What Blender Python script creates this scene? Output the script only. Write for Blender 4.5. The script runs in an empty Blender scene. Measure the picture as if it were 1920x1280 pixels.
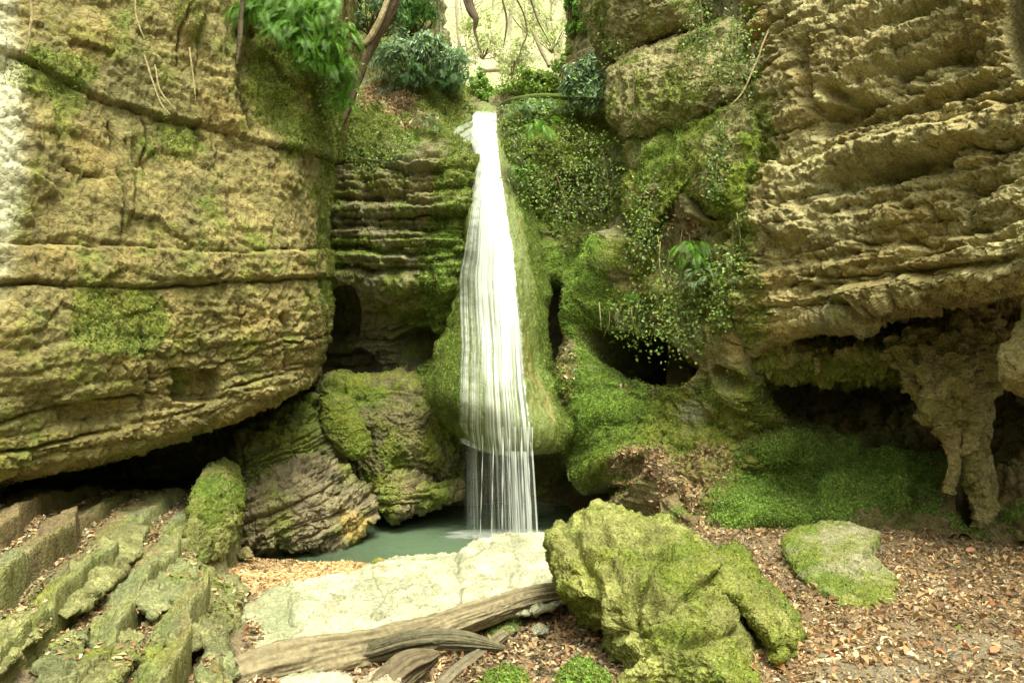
import bpy, math, random
import numpy as np
from mathutils import Vector, Matrix
random.seed(7); rng = np.random.default_rng(7)
SC = bpy.context.scene; COL = SC.collection
# ---------------------------------------------------------------- camera, sky, sun, exposure
CZ = 1.70; F = 1440.0
cam = bpy.data.cameras.new('camera'); co = bpy.data.objects.new('camera', cam); COL.objects.link(co)
cam.sensor_width = 36; cam.lens = F/1920*36; cam.clip_end = 400; cam.clip_start = 0.05
co.location = (0, 0, CZ); co.rotation_euler = (math.radians(90), 0, 0); SC.camera = co
SUN_EL, SUN_AZ = 66, 158          # degrees; azimuth from +Y clockwise
w = bpy.data.worlds.new('World'); SC.world = w; w.use_nodes = True
nt = w.node_tree; bg = nt.nodes['Background']
sky = nt.nodes.new('ShaderNodeTexSky'); sky.sky_type = 'NISHITA'; sky.sun_disc = False
sky.sun_elevation = math.radians(SUN_EL); sky.sun_rotation = math.radians(SUN_AZ)
sky.air_density = 1.0; sky.dust_density = 6.0; sky.ozone_density = 0.6
hs = nt.nodes.new('ShaderNodeHueSaturation'); hs.inputs['Saturation'].default_value = 0.12
tint = nt.nodes.new('ShaderNodeMix'); tint.data_type = 'RGBA'; tint.blend_type = 'MULTIPLY'
tint.inputs['Factor'].default_value = 1.0; tint.inputs['B'].default_value = (0.98, 1.0, 0.78, 1)
nt.links.new(sky.outputs[0], hs.inputs['Color']); nt.links.new(hs.outputs[0], tint.inputs['A'])
nt.links.new(tint.outputs['Result'], bg.inputs['Color']); bg.inputs['Strength'].default_value = 0.15
sl = bpy.data.lights.new('sun', 'SUN'); so = bpy.data.objects.new('sun', sl); COL.objects.link(so)
sl.energy = 1.5; sl.angle = math.radians(24); sl.color = (1.0, 0.97, 0.77)
a, e = math.radians(SUN_AZ), math.radians(SUN_EL)
sd = Vector((math.sin(a)*math.cos(e), math.cos(a)*math.cos(e), math.sin(e)))
so.rotation_euler = sd.to_track_quat('Z', 'Y').to_euler(); so.location = (0, -2, 14)
vs = SC.view_settings; vs.view_transform = 'Standard'; vs.look = 'None'; vs.gamma = 1; vs.use_curve_mapping = False
vs.exposure = 1.35
SC.cycles.max_bounces = 8; SC.cycles.diffuse_bounces = 5; SC.cycles.transparent_max_bounces = 24
try: SC.cycles.use_denoising = True
except Exception: pass

# ---------------------------------------------------------------- helpers: noise
TAB = rng.random((64, 64, 64)).astype(np.float32)*2-1
def vnoise(P):
    P = np.asarray(P, np.float32); i = np.floor(P).astype(np.int32); f = P-i
    f = f*f*f*(f*(f*6-15)+10); i &= 63; j = (i+1) & 63
    x0, y0, z0 = i[:, 0], i[:, 1], i[:, 2]; x1, y1, z1 = j[:, 0], j[:, 1], j[:, 2]
    fx, fy, fz = f[:, 0], f[:, 1], f[:, 2]
    a = TAB[x0, y0, z0]*(1-fx)+TAB[x1, y0, z0]*fx; b = TAB[x0, y1, z0]*(1-fx)+TAB[x1, y1, z0]*fx
    c = TAB[x0, y0, z1]*(1-fx)+TAB[x1, y0, z1]*fx; d = TAB[x0, y1, z1]*(1-fx)+TAB[x1, y1, z1]*fx
    return (a*(1-fy)+b*fy)*(1-fz)+(c*(1-fy)+d*fy)*fz
ROT = np.array([[0.36, 0.48, -0.8], [-0.8, 0.6, 0.0], [0.48, 0.64, 0.6]], np.float32)
def fbm(P, s=1.0, o=4, g=0.5, ridge=False, off=0.0):
    P = np.asarray(P, np.float32)*s+off; a = 1.0; t = 0.0; n = 0
    for k in range(o):
        v = vnoise(P)
        if ridge: v = 1-2*np.abs(v)
        t = t+v*a; n += a; a *= g; P = P@ROT*2.03+17.3
    return t/n
def hsh(a, b=0, c=0):
    a = (np.asarray(a, np.int64)*73856093) ^ (np.asarray(b, np.int64)*19349663) ^ (np.asarray(c, np.int64)*83492791)
    a = (a ^ (a >> 13))*1274126177 & 0x7fffffff; a = a ^ (a >> 11)
    return (a & 0xffff).astype(np.float32)/65535.0
def cells(P, s):
    """Voronoi: F1, F2, cell random triple, vector from cell centre"""
    P = np.asarray(P, np.float32)*s; b = np.floor(P).astype(np.int64); n = len(P)
    f1 = np.full(n, 9, np.float32); f2 = f1.copy(); h = np.zeros((n, 3), np.float32); v = np.zeros((n, 3), np.float32)
    for dx in (-1, 0, 1):
        for dy in (-1, 0, 1):
            for dz in (-1, 0, 1):
                c = b+np.array([dx, dy, dz]); x, y, z = c[:, 0], c[:, 1], c[:, 2]
                r = np.stack([hsh(x, y, z), hsh(y, z, x+7), hsh(z, x, y+13)], 1)
                d = P-(c+r); q = (d*d).sum(1)
                m = q < f1; f2 = np.where(m, f1, np.minimum(f2, q)); f1 = np.where(m, q, f1)
                h[m] = r[m]; v[m] = d[m]
    return np.sqrt(f1), np.sqrt(f2), h, v
def facets(P, s, k=1.0):
    """chunky broken-rock relief: each cell is its own tilted plane"""
    f1, f2, h, v = cells(P, s)
    return ((v*(h-0.5)*2).sum(1)*0.9+(h[:, 0]-0.5)*0.6)*k/s, np.clip(1-(f2-f1)/0.12, 0, 1)
def sst(a, b, x):
    t = np.clip((x-a)/(b-a), 0, 1); return t*t*(3-2*t)
# ---------------------------------------------------------------- helpers: places
def W(px, py, Y):
    px, py, Y = np.broadcast_arrays(np.asarray(px, float), py, Y)
    return np.stack([(px-960)/F*Y, Y, (640-py)/F*Y+CZ], -1)
def proj(P):
    Y = np.maximum(P[:, 1], 0.3); return P[:, 0]/Y*F+960, 640-(P[:, 2]-CZ)/Y*F
def line_d(px, py, pts):
    d = np.full(len(px), 1e9)
    for (x0, y0), (x1, y1) in zip(pts[:-1], pts[1:]):
        dx, dy = x1-x0, y1-y0; t = np.clip(((px-x0)*dx+(py-y0)*dy)/(dx*dx+dy*dy+1e-9), 0, 1)
        d = np.minimum(d, np.hypot(px-x0-t*dx, py-y0-t*dy))
    return d
def blob(px, py, L):
    """union of soft ellipses (cx, cy, rx, ry[, strength])"""
    m = np.zeros(len(px))
    for b in L:
        s = b[4] if len(b) > 4 else 1.0
        r = np.hypot((px-b[0])/b[2], (py-b[1])/b[3]); m = np.maximum(m, s*sst(1.25, 0.6, r))
    return m
def mixc(a, b, t):
    t = np.clip(t, 0, 1)[:, None]; return np.asarray(a)*(1-t)+np.asarray(b)*t
def crom(C, n):
    """resample axis 0 by Catmull-Rom"""
    C = np.asarray(C, float); m = len(C)
    C = np.concatenate([2*C[:1]-C[1:2], C, 2*C[-1:]-C[-2:-1]], 0)
    t = np.linspace(0, m-1-1e-6, n); i = np.floor(t).astype(int); f = (t-i)
    f = f.reshape((-1,)+(1,)*(C.ndim-1)); p0, p1, p2, p3 = C[i], C[i+1], C[i+2], C[i+3]
    return 0.5*(2*p1+(p2-p0)*f+(2*p0-5*p1+4*p2-p3)*f*f+(3*p1-p0-3*p2+p3)*f**3)
# ---------------------------------------------------------------- helpers: meshes
class G:   # vertices, quads/tris, colours
    pass
def grid_normals(P):
    du = np.gradient(P, axis=1); dv = np.gradient(P, axis=0); n = np.cross(du, dv)
    return n/np.maximum(np.linalg.norm(n, axis=2, keepdims=True), 1e-9)
def grid_faces(nv, nu, wrap=False):
    i = np.arange(nv*nu).reshape(nv, nu)
    if wrap: i = np.concatenate([i, i[:, :1]], 1)
    return np.stack([i[:-1, :-1], i[:-1, 1:], i[1:, 1:], i[1:, :-1]], -1).reshape(-1, 4)
def mesh(name, V, Fq, mat, cols=None, smooth=True, extra=None):
    V = np.asarray(V, np.float32).reshape(-1, 3); Fq = np.asarray(Fq, np.int32); k = Fq.shape[1]; n = len(Fq)
    me = bpy.data.meshes.new(name); me.vertices.add(len(V)); me.vertices.foreach_set('co', V.ravel())
    me.loops.add(n*k); me.loops.foreach_set('vertex_index', Fq.ravel())
    me.polygons.add(n); me.polygons.foreach_set('loop_start', np.arange(0, n*k, k, dtype=np.int32))
    if cols is not None:
        at = me.attributes.new('Col', 'FLOAT_COLOR', 'POINT'); c = np.ones((len(V), 4), np.float32)
        c[:, :3] = np.clip(cols, 0, 1); at.data.foreach_set('color', c.ravel())
    for kx, vx in (extra or {}).items():
        at = me.attributes.new(kx, 'FLOAT', 'POINT'); at.data.foreach_set('value', np.asarray(vx, np.float32).ravel())
    me.update(calc_edges=True); me.validate()
    me.polygons.foreach_set('use_smooth', np.full(n, smooth)); me.materials.append(mat)
    return me
def obj(name, me, parent=None, label=None, cat=None, group=None, kind=None):
    o = bpy.data.objects.new(name, me); COL.objects.link(o)
    if parent is not None: o.parent = parent
    if label: o['label'] = label
    if cat: o['category'] = cat
    if group: o['group'] = group
    if kind: o['kind'] = kind
    return o
def empty(name, loc, label, cat, group=None):
    o = obj(name, None, None, label, cat, group); o.location = loc; o.empty_display_size = 0.2
    bpy.context.view_layer.update(); return o
def local(P, root): return np.asarray(P)-np.array(root.location)
def sheet(ctrl, nv, nu, jitter=0.0):
    """ctrl rows of (px, py, Y) -> smooth surface of nv x nu points in the world"""
    C = np.array(ctrl, float); C = W(C[..., 0], C[..., 1], C[..., 2])
    P = crom(C, nv); P = crom(P.transpose(1, 0, 2), nu).transpose(1, 0, 2)
    return P
def displace(P, fn, N=None):
    """fn(points, px, py) -> metres towards the normal side that faces the camera"""
    nv, nu = P.shape[:2]
    if N is None:
        N = grid_normals(P)
        c = P-np.array([0, 0, CZ]); 
        if (N*c).sum(2).mean() > 0: N = -N
    Q = P.reshape(-1, 3); px, py = proj(Q); d = fn(Q, px, py)
    return (Q+N.reshape(-1, 3)*d[:, None]).reshape(P.shape), px, py
SURF = {}     # kept surfaces for scattering
def keep(key, V, Fq, cov): SURF.setdefault(key, []).append((np.asarray(V).reshape(-1, 3), Fq, cov))

# ---------------------------------------------------------------- materials
def new_mat(name):
    m = bpy.data.materials.new(name); m.use_nodes = True; t = m.node_tree; b = t.nodes['Principled BSDF']; return m, t, b
def rock_mat(name, bump=0.5, dist=0.02, scale=14, rough=0.85, speck=0.35, stretch=(1, 1, 1), spec=0.3):
    m, t, b = new_mat(name); N = t.nodes.new; L = t.links.new
    at = N('ShaderNodeAttribute'); at.attribute_name = 'Col'
    tc = N('ShaderNodeTexCoord'); mp = N('ShaderNodeMapping'); mp.inputs['Scale'].default_value = stretch
    L(tc.outputs['Object'], mp.inputs[0])
    n1 = N('ShaderNodeTexNoise'); n1.inputs['Scale'].default_value = scale; n1.inputs['Detail'].default_value = 8; n1.inputs['Roughness'].default_value = 0.68
    n2 = N('ShaderNodeTexNoise'); n2.inputs['Scale'].default_value = scale*4.3; n2.inputs['Detail'].default_value = 5; n2.inputs['Roughness'].default_value = 0.6
    vo = N('ShaderNodeTexVoronoi'); vo.inputs['Scale'].default_value = scale*1.7; vo.feature = 'DISTANCE_TO_EDGE'
    for q in (n1, n2, vo): L(mp.outputs[0], q.inputs['Vector'])
    mr = N('ShaderNodeMapRange'); mr.inputs['From Min'].default_value = 0.3; mr.inputs['From Max'].default_value = 0.7
    mr.inputs['To Min'].default_value = 1-speck; mr.inputs['To Max'].default_value = 1+speck
    L(n2.outputs['Fac'], mr.inputs['Value'])
    mr1 = N('ShaderNodeMapRange'); mr1.inputs['From Min'].default_value = 0.3; mr1.inputs['From Max'].default_value = 0.7
    mr1.inputs['To Min'].default_value = 1-speck*0.8; mr1.inputs['To Max'].default_value = 1+speck*0.8
    L(n1.outputs['Fac'], mr1.inputs['Value'])
    mu = N('ShaderNodeMath'); mu.operation = 'MULTIPLY'; L(mr.outputs[0], mu.inputs[0]); L(mr1.outputs[0], mu.inputs[1])
    vm = N('ShaderNodeVectorMath'); vm.operation = 'SCALE'; L(at.outputs['Color'], vm.inputs[0]); L(mu.outputs[0], vm.inputs['Scale'])
    L(vm.outputs[0], b.inputs['Base Color']); b.inputs['Roughness'].default_value = rough
    b.inputs['Specular IOR Level'].default_value = spec
    ad = N('ShaderNodeMath'); ad.operation = 'MULTIPLY_ADD'; L(n2.outputs['Fac'], ad.inputs[0]); ad.inputs[1].default_value = 0.45
    L(n1.outputs['Fac'], ad.inputs[2])
    vr = N('ShaderNodeMath'); vr.operation = 'MINIMUM'; L(vo.outputs['Distance'], vr.inputs[0]); vr.inputs[1].default_value = 0.12
    a2 = N('ShaderNodeMath'); a2.operation = 'MULTIPLY_ADD'; L(vr.outputs[0], a2.inputs[0]); a2.inputs[1].default_value = 1.2; L(ad.outputs[0], a2.inputs[2])
    bp = N('ShaderNodeBump'); bp.inputs['Strength'].default_value = bump; bp.inputs['Distance'].default_value = dist
    L(a2.outputs[0], bp.inputs['Height']); L(bp.outputs[0], b.inputs['Normal'])
    return m
M_ROCK = rock_mat('weathered_limestone', 0.8, 0.035, 9)
M_TUFA = rock_mat('crumbly_tufa', 0.9, 0.04, 11, speck=0.4)
M_WET = rock_mat('wet_rock', 0.8, 0.03, 10, rough=0.45, spec=0.5)
M_MOSSY = rock_mat('moss_covered_stone', 0.9, 0.03, 16, rough=0.95, speck=0.45, spec=0.1)
M_PALE = rock_mat('pale_travertine', 0.9, 0.03, 14, speck=0.3)
M_GROUND = rock_mat('earth_and_litter', 0.9, 0.03, 22, rough=0.95, speck=0.5)
M_WOOD = rock_mat('weathered_driftwood', 0.7, 0.02, 7, rough=0.8, speck=0.3)
def leaf_mat(name, rough=0.5, trans=0.35):
    m, t, b = new_mat(name); N = t.nodes.new; L = t.links.new
    at = N('ShaderNodeAttribute'); at.attribute_name = 'Col'; L(at.outputs['Color'], b.inputs['Base Color'])
    b.inputs['Roughness'].default_value = rough
    tr = N('ShaderNodeBsdfTranslucent'); L(at.outputs['Color'], tr.inputs['Color'])
    mx = N('ShaderNodeMixShader'); mx.inputs[0].default_value = trans
    L(b.outputs[0], mx.inputs[1]); L(tr.outputs[0], mx.inputs[2]); L(mx.outputs[0], t.nodes['Material Output'].inputs['Surface'])
    return m
M_LEAF = leaf_mat('green_leaf'); M_GLOSSY = leaf_mat('glossy_ivy_leaf', 0.42, 0.25); M_DRY = leaf_mat('dry_fallen_leaf', 0.7, 0.1); M_MOSS = leaf_mat('moss_fronds', 0.8, 0.3)
def water_mats():
    m, t, b = new_mat('pool_water'); N = t.nodes.new; L = t.links.new
    b.inputs['Base Color'].default_value = (0.12, 0.175, 0.11, 1); b.inputs['Roughness'].default_value = 0.12; b.inputs['IOR'].default_value = 1.33
    n = N('ShaderNodeTexNoise'); n.inputs['Scale'].default_value = 9; n.inputs['Detail'].default_value = 5
    tc = N('ShaderNodeTexCoord'); L(tc.outputs['Object'], n.inputs['Vector'])
    bp = N('ShaderNodeBump'); bp.inputs['Strength'].default_value = 0.25; bp.inputs['Distance'].default_value = 0.02
    L(n.outputs['Fac'], bp.inputs['Height']); L(bp.outputs[0], b.inputs['Normal'])
    at = N('ShaderNodeAttribute'); at.attribute_name = 'Alpha'
    tr = N('ShaderNodeBsdfTransparent'); tr.inputs['Color'].default_value = (0.8, 0.85, 0.7, 1); mx = N('ShaderNodeMixShader')
    L(at.outputs['Fac'], mx.inputs[0]); L(tr.outputs[0], mx.inputs[1]); L(b.outputs[0], mx.inputs[2])
    L(mx.outputs[0], t.nodes['Material Output'].inputs['Surface'])
    f, t, b = new_mat('falling_water'); N = t.nodes.new; L = t.links.new
    b.inputs['Base Color'].default_value = (0.82, 0.86, 0.84, 1); b.inputs['Roughness'].default_value = 0.35
    tl = N('ShaderNodeBsdfTranslucent'); tl.inputs['Color'].default_value = (0.82, 0.86, 0.84, 1)
    m1 = N('ShaderNodeMixShader'); m1.inputs[0].default_value = 0.25; L(b.outputs[0], m1.inputs[1]); L(tl.outputs[0], m1.inputs[2])
    at = N('ShaderNodeAttribute'); at.attribute_name = 'Alpha'; tr = N('ShaderNodeBsdfTransparent'); mx = N('ShaderNodeMixShader')
    L(at.outputs['Fac'], mx.inputs[0]); L(tr.outputs[0], mx.inputs[1]); L(m1.outputs[0], mx.inputs[2])
    L(mx.outputs[0], t.nodes['Material Output'].inputs['Surface'])
    return m, f
M_POOL, M_FALL = water_mats()

# ---------------------------------------------------------------- colours (real-world base colours; the dark one also paints recess shade)
C_LIME = np.array([0.255, 0.208, 0.085]); C_LIME2 = np.array([0.18, 0.16, 0.062]); C_PALE = np.array([0.47, 0.46, 0.33])
C_OCH = np.array([0.36, 0.25, 0.085]); C_TAN = np.array([0.41, 0.36, 0.19]); C_GREY = np.array([0.26, 0.26, 0.16])
C_DARK = np.array([0.09, 0.08, 0.04]); C_MOSS = np.array([0.115, 0.17, 0.026]); C_MOSSB = np.array([0.17, 0.29, 0.045])
C_MOSSY = np.array([0.215, 0.23, 0.04]); C_LITTER = np.array([0.33, 0.21, 0.12]); C_SOIL = np.array([0.20, 0.15, 0.09])
C_SAGE = np.array([0.25, 0.27, 0.15])
def vary(P, c1, c2, s=1.2, amp=1.2, off=0): return mixc(c1, c2, 0.5+amp*0.5*fbm(P, s, 4, 0.6, off=off)*1.6)
def mossmask(P, base, s=5.0, soft=0.35, off=3):
    n = fbm(P, s, 5, 0.65, off=off); return sst(-soft, soft, base*1.6-0.8+n*1.1)

# ================================================================ LEFT CLIFF
def strata(P, h, th, amp, block=0.0, warp=0.25, seed=0, joint=0.35, along=None):
    """horizontal beds that stand proud or recede, each broken into blocks; h = height coordinate"""
    hh = h/th; z0 = np.zeros_like(hh)
    t = hh+0.9*vnoise(np.stack([hh*0.37, z0+seed, z0], 1))+warp*fbm(P, 0.8, 3, off=seed)*2.4+0.22*fbm(P, 4, 3, off=seed+5); i = np.floor(t); f = t-i
    al = P[:, 0] if along is None else along
    r = hsh(i, seed+1)-0.5
    if block > 0:
        q = al/(block*(0.6+hsh(i, seed+9)))+hsh(i, seed+4)*9+0.1*fbm(P, 3, 2, off=seed+8); j = np.floor(q); fq = q-j
        r = r+(hsh(i, j, seed+2)-0.5)*0.7; g2 = np.exp(-(np.minimum(fq, 1-fq)/0.06)**2)
    else: g2 = 0
    g = np.exp(-(np.minimum(f, 1-f)/0.10)**2)
    fade = 0.35+0.65*sst(-0.25, 0.25, fbm(P, 1.1, 3, off=seed+30))
    return amp*(r*1.2+0.3*np.sin(f*3.14)-joint*g-joint*0.7*g2)*fade, g
def left_cliff():
    ctrl = [
     [(-700,-900,5.6),(-300,-900,6.2),(0,-900,6.7),(250,-800,7.2),(450,-700,7.8),(640,-600,8.6),(680,-600,9.6)],
     [(-700,-300,4.7),(-300,-300,5.2),(0,-300,5.8),(250,-280,6.5),(450,-250,7.2),(640,-220,8.1),(690,-220,9.6)],
     [(-700,0,4.3),(-300,0,4.9),(0,0,5.55),(250,0,6.3),(430,0,6.95),(600,0,7.7),(660,0,9.6)],
     [(-700,200,4.2),(-300,200,4.8),(0,200,5.4),(230,220,6.15),(420,230,6.8),(582,250,7.6),(640,250,9.6)],
     [(-700,420,4.1),(-300,430,4.7),(0,440,5.3),(240,450,6.05),(430,450,6.7),(572,450,7.5),(618,450,9.6)],
     [(-700,640,4.1),(-300,640,4.6),(0,640,5.2),(250,620,6.0),(430,610,6.7),(580,600,7.45),(622,600,9.6)],
     [(-700,860,4.15),(-300,820,4.65),(0,800,5.25),(250,745,6.1),(430,700,6.8),(574,662,7.5),(612,650,9.6)],
     [(-700,1010,4.4),(-300,950,4.85),(0,898,5.45),(250,838,6.25),(430,782,6.95),(566,724,7.6),(600,700,9.6)],
     [(-700,1010,5.6),(-300,960,6.0),(0,900,6.8),(250,840,7.4),(430,780,8.2),(564,722,8.8),(598,700,9.9)],
     [(-700,980,7.0),(-300,940,7.4),(0,890,8.0),(250,825,8.6),(430,775,9.3),(570,730,9.7),(600,710,10.2)],
     [(-700,1060,7.4),(-300,1040,7.8),(0,1010,8.6),(250,960,9.3),(430,920,9.9),(570,870,10.2),(600,850,10.4)],
     [(-700,1300,7.4),(-300,1300,7.8),(0,1200,8.6),(250,1150,9.3),(430,1100,9.9),(570,1050,10.2),(600,1000,10.4)]]
    P = sheet(ctrl, 560, 620)
    joints = [([(20,105),(110,150),(200,195),(300,225),(400,243),(500,270),(625,302)],3.5,0.06),
              ([(-200,452),(0,455),(150,457),(300,464),(420,473),(520,470),(620,466)],3,0.05),
              ([(-200,535),(0,533),(120,535),(250,538),(350,535),(450,526),(620,520)],4,0.08),
              ([(270,712),(330,705),(400,692),(470,668),(530,645),(620,625)],3,0.06),
              ([(-100,800),(0,795),(100,770),(170,748),(280,738),(400,740),(470,718),(600,680)],3,0.05),
              ([(-100,850),(60,842),(180,815),(260,792),(330,778),(420,745)],4,0.06),
              ([(200,232),(212,300),(222,350),(226,380),(232,440)],4,0.09),([(262,225),(275,270),(268,300),(275,330)],3,0.06),
              ([(262,610),(270,660),(276,700),(268,770),(275,800)],6,0.09),([(448,575),(452,625),(460,650)],3,0.06),
              ([(530,590),(540,625),(535,660),(545,700)],6,0.10),([(180,60),(200,110),(225,140)],3,0.05),
              ([(345,0),(330,60),(325,130)],3,0.06),([(365,80),(360,190)],3,0.05),([(440,60),(448,120),(450,170),(470,240)],6,0.12),
              ([(120,310),(160,330),(230,332)],3,0.05),([(415,455),(418,500)],2,0.04)]
    SURFJ = {}
    def fn(Q, px, py):
        wx = px+7*fbm(Q, 5, 4, 0.6, off=2); wy = py+7*fbm(Q, 5, 4, 0.6, off=9)
        d = 0.04*fbm(Q, 0.9, 3, 0.5)+0.022*fbm(Q, 5, 4, 0.6, ridge=True, off=4)+0.014*fbm(Q, 16, 3, 0.65, ridge=True, off=14)
        fa, ed = facets(Q*np.array([1, 1, 1.5]), 2.6, 0.09); d += fa-0.006*ed
        fb, eb = facets(Q*np.array([1, 1, 1.3]), 9, 0.20); d += fb*(0.5+0.9*sst(-0.1, 0.4, fbm(Q, 1.5, 3, off=44)))+facets(Q, 24, 0.3)[0]
        low = sst(600, 700, py+px*0.12)
        s, g = strata(Q, Q[:, 2]-0.12*Q[:, 0]-0.05*Q[:, 1], 0.16, 0.07, 0.34, 0.12, 3, along=Q[:, 1]*0.8+Q[:, 0]*0.8)
        d += s*low*0.5
        s2, g = strata(Q, Q[:, 2]-0.1*Q[:, 0], 0.42, 0.08, 0.9, 0.25, 11, along=Q[:, 1]); d += s2*(1-low)*0.12
        for pts, w_, dep in joints:
            dd = line_d(wx, wy, pts); d -= dep*1.2*np.exp(-(dd/(w_*0.85))**2)*(0.45+0.55*sst(-0.4, 0.2, fbm(Q, 3, 2, off=w_))); 
        # beds step in or out between the long joints
        up = sst(-6, 6, wy-np.interp(px, [-200,20,110,200,300,400,500,625],[90,105,150,195,225,243,270,302])); d += 0.06*(1-up)
        d += 0.05*sst(-4, 4, wy-np.interp(px,[-200,0,300,420,620],[452,455,464,473,466]))*sst(4,-4, wy-np.interp(px,[-200,0,250,450,620],[535,533,538,526,520]))
        d -= 0.22*sst(1.1, 0.85, np.maximum(np.abs(wx-368)/44, np.abs(wy-722)/30))      # fallen-out block
        d -= 0.06*sst(1.3, 0.7, np.maximum(np.abs(wx-175)/70, np.abs(wy-775)/18))
        d -= 0.12*sst(1.2, 0.7, np.hypot((wx-500)/60, (wy-140)/120))
        d += 0.14*blob(wx, wy, [(345,20,32,55),(225,340,22,110,0.5),(50,260,60,160,0.4)])
        d += 0.10*blob(wx, wy, [(150,690,140,60,0.8),(60,600,90,60,0.5)])
        return d
    V, px, py = displace(P, fn); Q = V.reshape(-1, 3)
    c = vary(Q, C_LIME, C_LIME2, 1.6); c = mixc(c, C_OCH*0.9, 0.5*sst(0.0, 0.6, fbm(Q, 2.2, 4, off=8)))
    c = mixc(c, C_LIME*1.35, sst(0.1, 0.4, fbm(Q, 4, 4, 0.65, off=31))*0.7); c = mixc(c, C_DARK*1.4, sst(0.12, 0.45, fbm(Q*np.array([1, 1, 0.4]), 2.6, 4, 0.6, off=35))*0.35)
    mb = blob(px, py, [(225,600,110,75,0.75),(90,140,120,45,0.6),(330,270,90,50,0.5),(240,350,40,110,0.45),(560,160,110,150,0.75),(610,400,30,260,0.6),
                       (345,30,40,60,0.6),(300,480,110,25,0.35),(30,380,60,40,0.4),(620,540,40,50,0.7),(0,0,2000,2000,0.30)])
    m = mossmask(Q, mb, 3.5); c = mixc(c, vary(Q, C_MOSSY, C_MOSS, 3), m*0.85)
    pm = blob(px, py, [(-30,250,70,310,0.9),(-10,20,40,50,0.7)])*sst(-0.5, 0.3, fbm(Q, 2.5, 4, off=5)+0.35); c = mixc(c, C_PALE*1.2, pm)  # pale rock at the left edge, its sunlit brightness painted in too
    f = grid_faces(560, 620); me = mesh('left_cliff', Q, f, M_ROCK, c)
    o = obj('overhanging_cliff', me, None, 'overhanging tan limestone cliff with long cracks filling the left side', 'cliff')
    keep('left', Q, f, m*blob(px, py, [(225,600,110,75,1),(90,140,120,45,.7),(330,270,90,50,.6),(560,160,110,150,1),(610,400,30,260,1),(345,30,40,60,.7)]))
    return o
left_cliff()

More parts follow.
